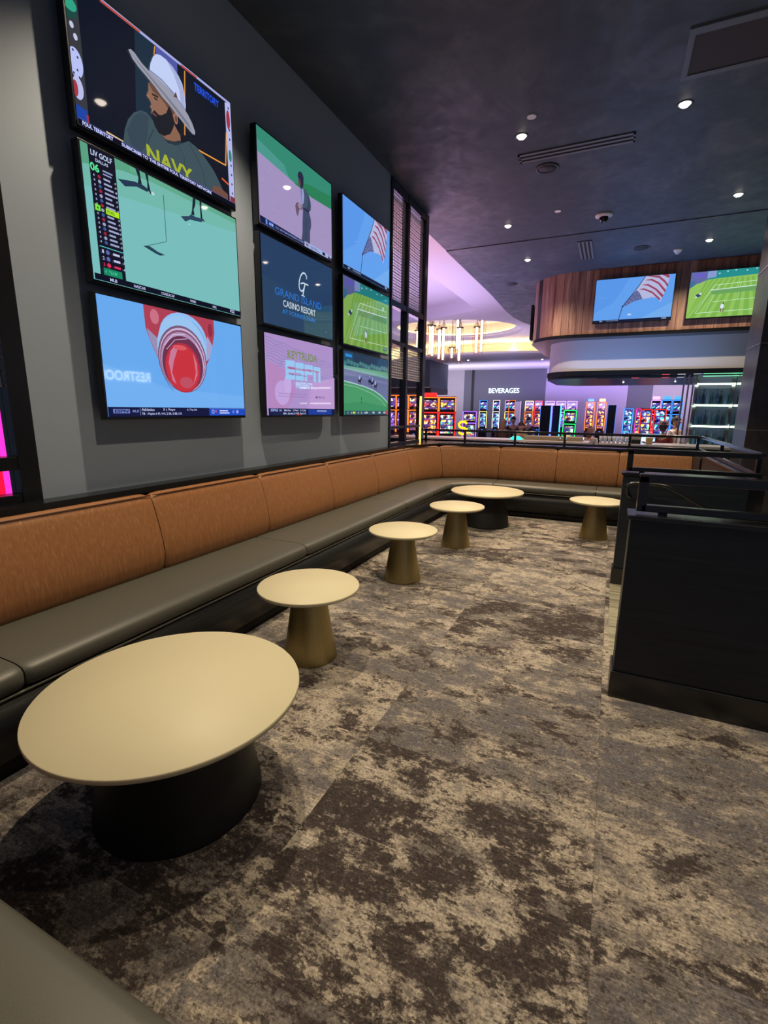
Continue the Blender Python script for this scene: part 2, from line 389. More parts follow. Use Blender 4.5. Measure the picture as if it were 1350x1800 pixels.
def pic_hat(p):
    p.rect(0, 0, 160, 90, (15, 20, 33))
    p.rect(0, 0, 9, 90, (50, 52, 58)).rect(9, 0, 52, 90, (15, 20, 34))
    p.poly([(55.6, 90), (73.2, 90), (68.1, 3), (48, 3)], (24, 42, 58))
    p.poly([(-.8, 62), (8, 66), (8, 90), (0, 90)], (28, 66, 62))
    p.ell(4, 84, 6, 7, (40, 140, 110)); p.ell(3, 72, 5, 4, (44, 150, 120)); p.ell(3, 60, 1.5, 2, (180, 185, 210)).ell(5, 54, 1.5, 2, (180, 185, 210))
    p.ell(3, 38, 5.5, 9, (170, 178, 225)).ell(3, 23, 4, 7, (170, 175, 215)).ell(1, 22, 2, 5, (150, 50, 60))
    for a, b in ((2, 45), (5, 42), (4, 34), (1, 31), (5, 30)): p.ell(a, b, .7, .8, (30, 36, 66), 8)
    p.poly([(0, 12.4), (8, 11.5), (7.3, 3), (0, 3)], (26, 62, 150)); p.rect(7.3, 3, 9, 9, (140, 45, 60))
    p.ell(30, 20, 1.2, 5, (15, 20, 33))
    p.line([(27, 89), (160, 89)], 2.2, (150, 155, 205)); p.line([(27, 88.4), (60, 88.6)], 1.6, (170, 70, 60)); p.line([(100, 88.4), (118, 88.6)], 1.6, (170, 70, 60))
    p.poly([(152.5, 87), (160, 89), (160, 2.5), (153, 3)], (165, 170, 215)); p.ell(156, 74, 2.5, 8, (150, 45, 60)); p.ell(156.5, 44, 2, 5, (40, 120, 110))
    for b in (84, 66, 58, 36, 28, 20, 12): p.ell(157, b, .9, 1.1, (30, 34, 70), 8)
    p.rect(153.5, 3, 160, 9, (120, 45, 60))
    p.poly([(74.3, 87.9), (96.1, 87.5), (95.1, 72), (84.1, 80), (73.6, 78)], (72, 80, 150))
    p.line([(104.1, 86.3), (99.4, 36.5)], 1.1, (205, 135, 60)); p.line([(73.5, 87), (72, 80)], .9, (205, 135, 60))
    p.line([(152.5, 62.3), (149.4, 33.3), (109.7, 31.4)], 1.1, (225, 150, 60)); p.line([(22, 4.8), (36, 4.4)], 1.2, (210, 180, 130))
    p.line([(143, 20), (152, 18)], 1.4, (215, 90, 50))
    p.text('TERRITORY', 114, 77.5, 6, (34, 74, 205), 30, .03)
    p.poly([(35.6, 3), (38.3, 13.7), (42, 22), (48, 29.4), (55, 34), (60, 35), (65.9, 32.1), (70.8, 26.2), (82, 22.5), (94.6, 28.2), (103.4, 33.8), (112, 33), (120, 29.8), (131.9, 22.9), (138, 17), (143, 11), (146, 3)], (56, 74, 82))
    p.poly([(40, 14), (48, 27), (55, 33), (62, 33), (60, 22), (57, 10), (50, 3), (44, 3)], (48, 64, 76))
    p.line([(58, 5), (60, 16), (66, 26)], .8, (40, 54, 64)); p.line([(104, 32), (118, 18), (121, 5)], .8, (42, 56, 66)); p.line([(90, 27), (97, 18), (96, 6)], .7, (47, 62, 70))
    p.poly([(128, 3), (131, 9.6), (139, 11), (150, 9), (150, 3)], (104, 70, 60))
    p.poly([(70.8, 26.2), (75.6, 27), (86.6, 40.6), (95, 33), (93, 28), (82, 21.9)], (126, 90, 72))
    p.poly([(70, 26.4), (80, 22), (88, 24), (95, 28), (94.5, 30.5), (86, 26), (78, 24)], (36, 48, 56))
    p.poly([(64, 57.2), (63.6, 52), (61.2, 47.2), (64.6, 45), (65.3, 42.9), (63.8, 40.8), (65.4, 39.6), (64.6, 36.9), (71.7, 34.9), (81.2, 35.2), (89.9, 43.6), (94, 49), (86, 57.2), (72, 61.8)], (132, 96, 78))
    p.poly([(64, 57), (72, 61.8), (87, 57), (92, 50), (86, 45), (80, 50), (74, 53), (68, 53)], (92, 66, 58))
    p.poly([(66.5, 51.5), (73, 52.5), (73, 51), (67, 50.2)], (40, 32, 32)); p.ell(70.2, 49.2, 1.8, .8, (40, 34, 36), 10); p.ell(62.8, 47.6, .9, 1, (150, 108, 86), 8)
    p.poly([(65.4, 37.4), (68, 40.3), (71.9, 39), (75, 40), (80.1, 44), (83.6, 50.7), (86, 48), (88.5, 41), (86.5, 36.1), (83, 30.2), (76, 25.6), (70.6, 25.6), (67.2, 28.7), (65.4, 33)], (24, 26, 34))
    p.poly([(66, 38), (70, 37.4), (69, 36.2), (66, 36.6)], (112, 66, 62))
    p.ell(90, 44.5, 2.3, 4.2, (140, 98, 80), 14); p.ell(90.3, 44.5, 1.1, 2.4, (96, 62, 54), 12)
    p.poly([(93, 49), (97, 48), (97, 36), (94, 31), (93, 40)], (22, 24, 32))
    p.poly([(65.8, 65.7), (67.5, 72), (70.6, 78.2), (73.6, 81.6), (78, 83.4), (84.1, 83.5), (90.5, 82), (96.3, 78.6), (99.8, 74.5), (101.5, 69.3), (102.3, 60), (101, 53.2), (88, 58)], (178, 190, 226))
    p.poly([(84, 83.5), (90.5, 82), (96.3, 78.6), (101.5, 69.3), (101, 53.2), (97, 56), (96, 68), (91, 77)], (152, 160, 200))
    p.poly([(47.4, 70.1), (49.5, 71.6), (52.7, 71.2), (59, 67.6), (65.8, 65.7), (77, 65), (87.8, 62.5), (97, 58.6), (104.3, 53.9), (108.6, 49.5), (111.6, 44), (110.6, 41.4), (108, 41.3), (100.5, 44.2), (92.3, 47.6), (84, 51.6), (77.2, 53.7), (70, 57.6), (63.5, 60.2), (56, 63), (50.5, 65.9)], (140, 142, 158))
    p.poly([(49, 69.3), (56, 65.6), (66, 61.4), (80, 55.6), (93, 49.6), (108, 42.8), (104, 47.6), (92, 53.2), (78, 58.6), (62, 64.4)], (112, 112, 126))
    p.line([(66, 66.5), (78, 66), (90, 62.4), (101, 56.2)], 1.4, (120, 126, 160)); p.poly([(89, 60), (92, 65), (93.5, 61)], (84, 62, 60))
    p.text('NAVY', 57, .6, 11.5, (150, 162, 44), 48, .03)
    p.rect(0, 0, 160, 3.6, (9, 10, 22)); p.line([(0, 3.8), (160, 3.8)], .35, (80, 90, 150))
    p.text('FOUL TERRITORY', 3, .7, 2.6, (190, 195, 250), 24, .03); p.text('SUBSCRIBE TO THE ENTIRE FOUL TERRITORY NETWORK', 34, .7, 2.4, (190, 195, 250), 94, .03)
def pic_golf(p):
    p.rect(0, 0, 160, 90, (118, 186, 184))
    p.poly([(0, 62), (160, 78), (160, 90), (0, 90)], (112, 180, 168)); p.poly([(0, 76), (34, 84), (60, 86), (90, 90), (0, 90)], (88, 158, 128)); p.poly([(40, 86), (160, 86), (160, 90), (40, 90)], (96, 166, 138))
    p.poly([(5.7, 90), (27, 90), (27.6, 4.3), (6, 4.3)], (18, 18, 34))
    p.text('LIV GOLF', 7.6, 84.4, 3.6, (190, 205, 240), 17, .02); p.text('DALLAS', 11, 81, 2.2, (190, 205, 240), 10)
    p.text('06', 6.2, 74.2, 5.4, (90, 225, 150), 7, .03); p.rect(16, 76.5, 24, 77.6, (140, 150, 190)); p.rect(16, 74.4, 23, 75.4, (140, 150, 190))
    for i in range(15):
        y = 71-i*3.15; c = [(150, 40, 60), (150, 158, 196), (60, 90, 150)][i % 3]
        p.rect(8, y, 9, y+1.3, (150, 158, 196)); p.ell(12.6, y+.7, 1.3, 1.2, c, 10)
        if i != 7: p.rect(16, y, 21.5+(i*37 % 4), y+1.3, (156, 164, 204))
        p.text('-%d' % (9-i//2), 24.6, y, 1.5, (190, 198, 230), 1.7, .02)
    p.poly([(6.4, 52.3), (10.7, 52), (10.3, 48.2), (6.3, 48)], (120, 226, 60)); p.poly([(14.9, 51.8), (25.9, 51.8), (25.9, 48), (15, 48)], (170, 226, 40))
    p.text('4', 7.7, 48.8, 2.4, (30, 60, 30), 1.4); p.text('PUIG', 16, 48.9, 2, (40, 70, 30), 6)
    p.line([(6.7, 24.2), (27.5, 24.2)], .5, (90, 200, 210))
    for y, n, c in ((19.8, '1', (190, 198, 236)), (15.2, '2', (190, 198, 236)), (10.8, '3', (214, 50, 90))):
        p.text(n, 8.4, y, 2.4, c, 1.3); p.ell(13, y+1.2, 1.6, 1.6, c if n == '3' else (90, 100, 170), 12); p.rect(17.4, y+.4, 23, y+1.9, c)
    p.text('-13', 24.4, 20, 1.8, (190, 198, 230), 2.7); p.text('-7', 24.8, 15.4, 1.8, (190, 198, 230), 2); p.text('-6', 24.8, 11, 1.8, (190, 198, 230), 2)
    p.rect(8, 4.6, 23.6, 9.6, (24, 132, 96)); p.text('4  TEAM', 9, 6, 2.2, (70, 190, 150), 10)
    p.line([(70.2, 80), (69.9, 44.5)], .55, (34, 56, 74)); p.line([(69.9, 44.5), (46.3, 34.4)], .45, (60, 100, 110))
    p.poly([(45.5, 34.6), (52, 36.2), (60, 34), (67.5, 33.4), (62, 31.6), (57.5, 32)], (38, 62, 84))
    dk = (22, 34, 54)
    p.poly([(44, 90), (48, 90), (48.6, 84), (49.5, 79), (45.5, 79), (46.5, 84)], dk); p.poly([(53, 90), (56, 90), (56, 84), (57.4, 78), (60, 76.4), (57, 76), (54.4, 79), (54.6, 84)], dk)
    p.poly([(27.4, 76), (42.4, 79.6), (50, 80), (56.6, 78.6), (54, 76.4), (44, 76.6), (33.3, 72.9)], (34, 54, 78)); p.ell(59.4, 77.2, 1.8, 1.2, (190, 210, 220), 10)
    p.poly([(103.4, 90), (106.5, 90), (105.6, 84), (103.4, 80), (104, 75.4), (100, 75), (101.4, 79)], dk); p.poly([(111, 90), (113.6, 90), (113, 84), (113.6, 76), (117, 74.2), (111.4, 74)], dk)
    p.poly([(87.6, 69.6), (97, 72.6), (99.7, 75), (105, 74.6), (115.7, 76), (112, 72.4), (98, 70.2), (92.6, 66.9)], (42, 66, 90)); p.ell(97, 66, .5, .7, (220, 226, 220), 8)
    p.rect(0, 0, 160, 4.3, (14, 16, 34))
    for t, x, w in (('MLB', 12.5, 6), ('NASCAR', 33.4, 11), ('CONCACAF', 60, 14), ('WNBA', 91.9, 7), ('NBC', 120, 5), ('FS2', 144, 6.5)): p.text(t, x, 1, 2.2 if t != 'FS2' else 2.9, (190, 196, 236), w, .02)
def pic_jar(p):
    p.rect(0, 0, 160, 90, (102, 166, 234)); p.poly([(0, 7.5), (160, 7.5), (160, 20), (60, 24), (0, 40)], (112, 172, 236))
    p.poly([(41.5, 90), (121.3, 90), (121.5, 78), (118, 66), (113, 54), (106.4, 44.2), (86.5, 36), (52.6, 48), (46.5, 60), (42, 72)], (170, 62, 82))
    p.poly([(43, 72), (46, 62), (53, 48), (60, 50), (55, 64)], (150, 140, 176)); p.poly([(113, 54), (118, 66), (112, 74), (106, 64), (107, 50)], (160, 158, 200)); p.ell(52, 82, 4.5, 6, (198, 110, 130), 16); p.ell(116, 80, 3, 6, (140, 44, 66), 14)
    p.ell(83, 68, 27.5, 22, (142, 188, 238)); p.ell(84, 66, 25, 20, (120, 168, 222)); p.ell(81, 58, 28.6, 29, (150, 192, 236))
    p.ell(80.5, 50, 28.2, 29, (118, 86, 118)); p.ell(80.5, 49.4, 26.8, 27.6, (198, 176, 208)); p.ell(80.2, 48.8, 26, 26.4, (134, 80, 112)); p.ell(80.2, 48, 25, 25.4, (172, 142, 182)); p.ell(80, 46, 23.6, 24.2, (104, 50, 78))
    p.line([(60, 60), (70, 70), (84, 72)], .8, (206, 186, 216)); p.line([(62, 57), (72, 66), (86, 68.5)], .6, (196, 166, 200)); p.line([(96, 66), (103, 56), (105, 44)], 1, (200, 180, 214))
    p.ell(79.4, 42.6, 20.4, 21.6, (176, 46, 66)); p.ell(79, 42, 19, 19.8, (196, 50, 62)); p.poly([(63, 46), (66, 56), (71, 61), (74, 58), (69, 48), (66, 38), (70, 28), (66, 31)], (196, 120, 150)); p.poly([(92, 57), (96, 48), (96, 38), (90, 28), (94, 40)], (206, 112, 132)); p.ell(82, 30, 8, 5, (186, 78, 96), 18); p.ell(77, 60, 8, 2.2, (214, 88, 96), 16)
    p.line([(57, 34), (61, 27), (66, 22)], .5, (80, 104, 160))
    p.rect(0, 0, 160, 7.6, (18, 22, 60)); p.rect(4.4, 2.6, 19.4, 6, (110, 128, 196)); p.text('ESPN', 5.4, 3.1, 2.4, (20, 26, 70), 13, .03, .2); p.text('MLB', 22, 3.4, 2, (120, 138, 200), 6); p.line([(29.4, 1), (29.4, 7)], .3, (140, 150, 210))
    p.text('Athletics', 30.6, 4.6, 2.2, (190, 200, 240), 13); p.text('5 | Rays', 53, 4.5, 2.3, (190, 200, 240), 13); p.text('6 | Top 5th', 80, 4.6, 2.1, (190, 200, 240), 12)
    p.text('TB  : Pepiot 6 IP, 4 H, 2 ER, 2 BB, 5 K', 30.6, .9, 2.4, (190, 200, 240), 43)
    p.rect(108, .4, 160, 7.2, (30, 74, 190)); p.line([(108, 7), (160, 7)], .4, (90, 130, 230)); p.ell(113, 4, 2, 2, (150, 165, 235), 14); p.ell(113, 4, 1.2, 1.2, (30, 74, 190), 12); p.ell(117, 4.5, 1, 1, (214, 90, 60), 10); p.rect(122, 4.4, 134, 5.5, (200, 206, 245)); p.rect(122, 2.2, 136, 3.4, (200, 206, 245)); p.ell(142, 4, 1.8, 1.8, (90, 120, 220), 12); p.ell(148, 4, 1.8, 1.8, (150, 165, 235), 12)
def pic_pitcher(p):
    p.rect(0, 0, 160, 90, (158, 142, 186))
    p.poly([(0, 66.5), (60, 62), (110, 58.6), (160, 61), (160, 90), (0, 90)], (52, 134, 112)); p.poly([(70, 60.6), (110, 58.6), (160, 61), (160, 76), (100, 70)], (42, 124, 84)); p.poly([(0, 66.5), (60, 62), (50, 72), (0, 78)], (74, 148, 138))
    for a, b in ((10, 50), (24, 40), (30, 24), (50, 30), (118, 40), (130, 22), (140, 46), (20, 16), (66, 14)): p.rect(a, b, a+10, b+.5, (146, 130, 176))
    p.poly([(78.5, 71), (79.4, 75), (83.5, 77.6), (88, 77.4), (91.4, 74.3), (91.2, 69), (90.3, 64.6), (88.5, 60.8), (84.6, 60.4), (82, 63)], (36, 40, 66)); p.poly([(79.6, 69.6), (79, 66), (80.6, 62.6), (84, 61), (85, 66), (82.6, 69)], (92, 62, 66)); p.poly([(76.6, 71.4), (84, 72.6), (84, 71)], (28, 30, 52))
    p.poly([(84.4, 60), (88.6, 62.4), (95, 62.6), (102.2, 59.4), (106, 54), (107.6, 48), (106, 42.9), (102, 40.4), (89, 39.3), (86.2, 45), (84.6, 53)], (66, 82, 106)); p.poly([(86, 60), (90, 61.6), (92, 54), (90, 46), (87, 44), (85.6, 52)], (140, 156, 200))
    p.poly([(100, 58), (106, 52), (105, 44), (98, 38), (88, 38), (88, 41), (96, 42.5), (100, 48)], (52, 66, 90)); p.poly([(71.2, 38), (74, 42), (78.6, 43.4), (84, 43), (88.2, 40.7), (86, 38), (80, 36.4), (76.6, 28), (73.6, 30), (72, 34)], (104, 84, 104)); p.ell(81, 40.4, 4.2, 2.8, (150, 130, 150), 14)
    p.poly([(88.6, 40), (102.4, 41), (106.6, 33), (106.8, 26), (103.8, 19), (103.2, 4), (83.3, 4), (86.2, 14), (86.6, 24)], (62, 72, 100)); p.line([(95, 32), (94, 18), (92, 4)], .7, (44, 52, 80)); p.rect(89, 39.6, 102, 41.2, (34, 38, 62))
    p.poly([(0, 0), (160, 0), (160, 2.2), (90, 4.6), (0, 7)], (20, 28, 62)); p.rect(10, 1, 14, 6.4, (60, 100, 200)); p.text('2', 11, 1.8, 3.6, (190, 205, 240), 1.8); p.rect(16, 1, 26, 5.6, (40, 74, 170)); p.text('NYM', 17, 2.2, 2.2, (200, 210, 245), 7); p.rect(28, 1.8, 36, 4.4, (70, 84, 120)); p.text('BOTTOM LINE BASEBALL SCORES', 38, 2, 2, (140, 156, 210), 50)
    p.rect(90, 0, 149, 5.4, (156, 172, 216)); p.text('N', 94, 1, 3.4, (110, 26, 70), 5, .05); p.rect(104, 3, 122, 3.6, (70, 90, 150)); p.rect(104, 1.4, 128, 2, (70, 90, 150)); p.rect(134, .8, 141, 4.4, (22, 30, 60)); p.text('P', 154, .8, 4, (190, 205, 240), 2.6, .04)
def pic_logo(p):
    p.rect(0, 0, 160, 90, (38, 62, 96)); p.poly([(0, 0), (160, 0), (160, 26), (0, 50)], (42, 66, 96))
    g = (196, 216, 232)
    p.line([(94, 66), (90.5, 69), (85, 68.6), (80, 64.5), (76.6, 58), (75.6, 52), (77.4, 48), (82, 47.2), (86, 50), (88.6, 55)], 1.8, g); p.line([(79.4, 55.6), (86, 57.4), (97.4, 57)], 1.6, g); p.line([(89.4, 57), (86.4, 49), (84, 43)], 1.8, g); p.line([(80.6, 42.6), (88.4, 42.6)], 1, g); p.line([(94, 66), (93, 63)], 1.2, g)
    p.text('GRAND ISLAND', 23.5, 33.5, 8, (40, 112, 204), 106, .0)
    p.text('CASINO RESORT', 39.7, 23.2, 7.2, (200, 214, 226), 74, .008); p.text('AT FONNER PARK', 37.4, 15.4, 5, (46, 126, 210), 77, .0)
def pic_presents(p):
    p.rect(0, 0, 160, 90, (168, 140, 196))
    for i in range(9):
        y = 86-i*3.4; p.line([(x*10, y-x*1.2+1.1*math.sin(x*1.9+i)) for x in range(17)], .8, (136, 128, 180))
    p.poly([(0, 60), (40, 52), (60, 30), (40, 8), (0, 8)], (176, 132, 186)); p.poly([(100, 40), (160, 50), (160, 8), (90, 8)], (184, 150, 204)); p.ell(30, 26, 16, 14, (188, 158, 214)); p.ell(42, 36, 8, 12, (192, 164, 220))
    p.text('KEYTRUDA', 43, 66, 9.5, (120, 136, 84), 70, .02)
    b = (148, 196, 236)
    for x0, x1, y0, y1 in ((38, 58, 42, 64), (60, 79, 42, 63), (81, 101, 42, 62), (103, 121, 42, 61)): p.rect(x0, y0, x1, y1, b)
    p.rect(43, 54.6, 58, 57, (168, 140, 196)); p.rect(43, 48, 58, 50, (168, 140, 196)); p.rect(60, 48.5, 72, 50.5, (168, 140, 196)); p.rect(87, 42, 101, 50, (168, 140, 196)); p.rect(86, 54.6, 96, 56.6, (168, 140, 196)); p.rect(109, 42, 115, 55, (168, 140, 196))
    p.text('PEMBROLIZUMAB INJECTION', 42, 53.2, 3, (168, 60, 104), 74, .03); p.text('100 mg/4 mL', 46, 46.6, 2.4, (120, 60, 120), 40, .02)
    p.text('PRESENTS', 59.5, 32.6, 7.4, (180, 206, 244), 40, .04)
    for y, w in ((24.4, 62), (21.2, 58)): p.text('Please see full product information on this', 22, y, 1.7, (104, 92, 140), w, .0)
    p.text('MERCK', 112, 21.4, 2.6, (66, 66, 110), 20, .0); p.ell(109, 22.6, 1.6, 1.6, (66, 66, 110), 12)
    p.rect(0, 0, 160, 8, (22, 26, 66)); p.text('ESPN2', 4, 4.4, 3, (150, 170, 226), 15, .03, .2); p.text('MLB', 22, 4.6, 2.2, (150, 170, 226), 5); p.text('Marlins   2 Final   6 Cubs', 32, 4.8, 2.2, (190, 200, 240), 50); p.text('MIA : Sanchez 2-4 HR  Berti 2 R', 30, 1, 2.4, (190, 200, 240), 52); p.rect(88, .6, 150, 7, (32, 60, 150)); p.text('SPORTSCENTER', 110, 4, 2, (200, 206, 245), 26); p.rect(60, 0, 70, 1.4, (190, 50, 50))
def pic_flag(p):
    p.rect(0, 0, 160, 90, (96, 156, 232)); p.poly([(0, 90), (70, 90), (40, 40), (0, 20)], (88, 148, 228)); p.poly([(90, 0), (160, 0), (160, 34)], (112, 168, 232))
    p.poly([(100.9, 90), (148.7, 90), (149, 82), (147, 70), (142, 52), (135.6, 35.5), (132.6, 41), (128, 45), (118, 46.4), (104, 44.2), (92, 43), (80, 39.4), (70, 34), (59.9, 30.1), (66, 40), (76, 52), (90, 70)], (176, 180, 216))
    r = (150, 66, 96)
    p.poly([(104, 90), (112, 90), (128, 84), (140, 74), (147, 64), (147.6, 70), (140, 79), (128, 89)], r); p.poly([(134, 90), (148, 82), (148.6, 88), (146, 90)], r); p.poly([(100, 82), (114, 80), (128, 72), (143, 54), (144.4, 59), (130, 75), (114, 84)], r); p.poly([(94, 73), (108, 70), (124, 60), (139, 44), (141, 49), (126, 63), (108, 74)], r); p.poly([(90, 64), (102, 62), (118, 54), (134, 39), (136, 42), (118, 58), (100, 66)], r)
    p.poly([(59.9, 30.1), (66, 40), (76, 52), (86, 63), (92, 58), (96, 51), (100, 44), (92, 43), (80, 39.4), (70, 34)], (92, 100, 150))
    for a, b in ((68, 37), (72, 42), (76, 40), (78, 48), (82, 44), (84, 54), (88, 48), (90, 56), (94, 47)): p.ell(a, b, .7, .7, (176, 182, 220), 8)
    p.line([(100.9, 90), (88, 69), (74, 50), (59.9, 31.1), (58, 20), (54, 4)], 1.5, (44, 52, 84)); p.ell(60, 31, 2, 1.8, (40, 46, 76), 12)
    p.rect(0, 0, 160, 4.4, (20, 24, 48)); p.text('BBN', 14, 1.2, 2.2, (180, 190, 220), 6); p.text('Championship', 28, 1.4, 2, (180, 190, 220), 26); p.text('USA', 142, 1.2, 2.4, (190, 200, 230), 10, .03)
def pic_tennis(p):
    p.rect(0, 0, 160, 90, (132, 176, 84))
    for i in range(13):
        x = -60+i*22; p.poly([(x, 0), (x+12, 0), (x*.45+66, 74), (x*.45+60, 74)], (112, 162, 72))
    p.poly([(0, 72), (60, 75), (160, 78), (160, 90), (0, 90)], (34, 128, 128)); p.poly([(0, 64), (0, 90), (34, 90), (36, 74), (20, 68)], (88, 96, 150)); p.rect(8, 80, 30, 87, (96, 86, 180)); p.poly([(34, 76), (52, 78), (52, 90), (34, 90)], (120, 140, 190)); p.poly([(0, 58), (12, 66), (10, 74), (0, 72)], (60, 100, 140))
    for a, b in ((58, 84), (74, 87), (90, 88), (112, 86), (130, 88), (146, 83)): p.ell(a, b, 2, 1.2, (160, 196, 220), 10)
    l = (190, 218, 190)
    p.line([(18, 9), (52, 62), (150, 66)], .9, l); p.line([(38, 9), (62, 63)], .7, l); p.line([(18, 9), (156, 12)], .9, l); p.line([(156, 12), (146, 66)], .8, l); p.line([(50, 30), (152, 33)], .7, l); p.line([(100, 31), (104, 64)], .7, l)
    p.poly([(44, 52), (152, 56), (152, 47), (50, 44)], (96, 146, 84)); p.line([(43, 52.6), (152, 57)], 1.2, (206, 222, 226))
    p.ell(72, 20, 3.6, 5, (196, 210, 226), 14); p.ell(74, 26, 1.8, 2.2, (96, 80, 80), 10); p.rect(69, 9, 71.4, 16, (110, 90, 84)); p.rect(74, 9, 76.2, 16, (110, 90, 84)); p.line([(75, 22), (80, 26)], 1, (110, 90, 84)); p.ell(136, 68, 2.2, 3.6, (206, 216, 230), 12); p.ell(136, 73, 1.2, 1.4, (80, 60, 60), 8)
    p.ell(20, 44, 5, 3.4, (50, 60, 96), 12); p.ell(24, 47, 2.4, 2, (200, 206, 226), 10); p.ell(16, 41, 2.4, 1.4, (200, 206, 226), 8); p.rect(136, 4, 152, 9, (60, 110, 120)); p.rect(138, 6.6, 150, 7.6, (190, 210, 210))
def pic_race(p):
    p.rect(0, 0, 160, 90, (74, 156, 104)); p.poly([(0, 0), (160, 0), (160, 12), (60, 20), (0, 16)], (62, 146, 96))
    p.rect(0, 70, 160, 90, (34, 70, 96)); p.poly([(30, 90), (30, 74), (110, 74), (120, 90)], (30, 52, 72))
    for i in range(16): p.ell(i*10+4, 73+(i*7 % 4), 5, 3.4, (66, 124, 124), 12)
    p.poly([(0, 70), (160, 66), (160, 57), (0, 63)], (110, 164, 150)); p.line([(0, 66), (160, 61.5)], .8, (150, 190, 196))
    p.poly([(0, 65), (160, 59), (160, 22), (132, 33), (101.9, 38.5), (60, 44), (30, 46.5), (0, 48)], (108, 116, 158)); p.poly([(0, 60), (160, 54), (160, 50), (0, 57)], (118, 126, 170))
    p.line([(0, 48), (30.2, 46), (70, 42.6), (101.9, 38.3), (132, 30.5), (160, 20)], 1.8, (176, 200, 214)); p.line([(0, 43), (40, 41), (90, 34), (130, 24), (150, 14)], 1, (150, 190, 170))
    for x, y in ((50, 51), (86, 52), (95, 50), (107, 45.6)):
        p.ell(x, y, 6, 2.6, (40, 44, 74), 14); p.poly([(x+5, y), (x+9, y+4), (x+7, y+5), (x+3, y+2)], (40, 44, 74))
        for q in (-4, -2.4, 3, 4.6): p.line([(x+q, y-1), (x+q+(.8 if q < 0 else -.6), y-6)], .9, (34, 38, 66))
        p.ell(x-.6, y+3.6, 2, 2.6, (176, 186, 222) if x != 86 else (60, 80, 150), 10); p.ell(x+.8, y+6.8, 1.2, 1.3, (190, 196, 226), 8)
    p.ell(56, 24, 1.4, 3, (50, 96, 90), 10); p.ell(56, 19, .9, 2, (50, 96, 90), 8)
    p.rect(3, 82, 24, 86.4, (34, 128, 206)); p.text('SARATOGA', 4, 83, 2.4, (60, 160, 226), 18, .02)
    p.rect(0, 0, 160, 6, (50, 84, 96)); p.text('1  2  3  4  5  6', 10, 1.6, 2.4, (190, 210, 220), 60, .02); p.ell(30, 3, 4, 1.8, (190, 214, 60), 14)
    for x in (70, 96, 120, 140): p.rect(x, 1.6, x+8, 4.4, (180, 200, 214))
    p.rect(148, 0, 160, 6.4, (170, 70, 90))

XW = -2.772            # backs of the television casings
GT = 'televisions on the grey wall'
rowz = (1.425, 2.185, 2.945)
cols = ((2.566, 1.22), (4.01, 1.14), (5.38, 1.19))
tvs = [(0, 2, pic_hat, 'wall television showing a bearded man in a white wide-brimmed hat', 1.15), (0, 1, pic_golf, 'wall television showing golfers on a pale green beside a leaderboard', 1),
 (0, 0, pic_jar, 'wall television showing a red jar on a sky-blue ground', 1), (1, 2, pic_pitcher, 'wall television showing a baseball pitcher on mauve dirt', 1),
 (1, 1, pic_logo, 'wall television showing the casino resort name on slate blue', 1), (1, 0, pic_presents, 'wall television showing a pink drug advertisement with the word PRESENTS', 1),
 (2, 2, pic_flag, 'wall television showing a striped flag, top right of the nine', 1), (2, 1, pic_tennis, 'grey-wall television showing a green tennis court, above the horse race', .85),
 (2, 0, pic_race, 'wall television showing a horse race around a bend', .9)]
for c, r, f, lab, k in tvs:
    television(lab, XW, cols[c][0], rowz[r], cols[c][1], .715, PI/2, f, k, group=GT)

# ------------------------------------------------------------------ left wall and windows
struct(MB().box(-2.96, -2.83, 1.6, 6.24, .0, 4.4, WALL).build('wall_left'))
def ledge(pts, z0, z1, name):
    return struct(MB().prism(pts, z0, z1, BLACK).build(name, bevel=.004))
ledge([(-2.96, -.3), (-2.70, -.3), (-2.70, 6.6), (-2.44, 7.40), (-1.65, 7.63), (1.02, 7.63), (1.02, 7.86), (-2.96, 7.86)], .96, .995, 'trim_1')
struct(MB().box(-2.96, -2.82, -.3, 1.6, 0, .96, WBLACK).build('wall_left_low'))
struct(MB().box(-2.96, -2.82, 6.24, 7.86, 0, .96, WBLACK).build('wall_left_far'))
struct(MB().box(-2.82, 1.02, 7.70, 7.86, -.35, .96, WBLACK).build('wall_far_low'))
XG = -2.86
def window(name, y0, y1, posts, bars, meshes, glass):
    t = thing(name, '', '', (XG, y0, 0)); del t['label']; del t['category']; t['kind'] = 'structure'
    b = MB()
    for a, c in posts: b.box(XG-.05, XG+.05, a, c, .995, 4.38, BLACK)
    b.build('window_frame', t, .003)
    for z0, z1 in bars:
        MB().box(XG-.045, XG+.045, y0, y1, z0, z1, BLACK).build('transom', t, .003)
    for ya, yb, z0, z1 in meshes:
        w = MB(); n = max(3, int((yb-ya)/.036)); m = int((z1-z0)/.036)
        for i in range(n+1):
            y = ya+(yb-ya)*i/n; r = .0035 if i % 2 else .006; w.box(XG-.004, XG, y-r, y+r, z0, z1, WIRE)
        for i in range(m+1):
            z = z0+(z1-z0)*i/m; r = .0035 if i % 2 else .006; w.box(XG, XG+.004, ya, yb, z-r, z+r, WIRE)
        w.build('woven_wire_panel', t)
    g = MB()
    for ya, yb, z0, z1 in glass: g.box(XG-.012, XG-.008, ya, yb, z0, z1, GLASSM)
    g.build('glass_pane', t)
window('window_1', 6.24, 7.62, [(6.24, 6.29), (6.80, 6.87), (7.50, 7.62)], [(.995, 1.04), (1.235, 1.275), (2.385, 2.44), (2.87, 2.95), (4.27, 4.38)],
       [(6.29, 6.80, 2.95, 4.27), (6.87, 7.50, 2.95, 4.27), (6.29, 6.80, 1.95, 2.385), (6.87, 7.50, 1.95, 2.385)],
       [(6.29, 6.80, 1.275, 2.385), (6.87, 7.50, 1.275, 2.385), (6.29, 6.80, 2.44, 2.87), (6.87, 7.50, 2.44, 2.87)])
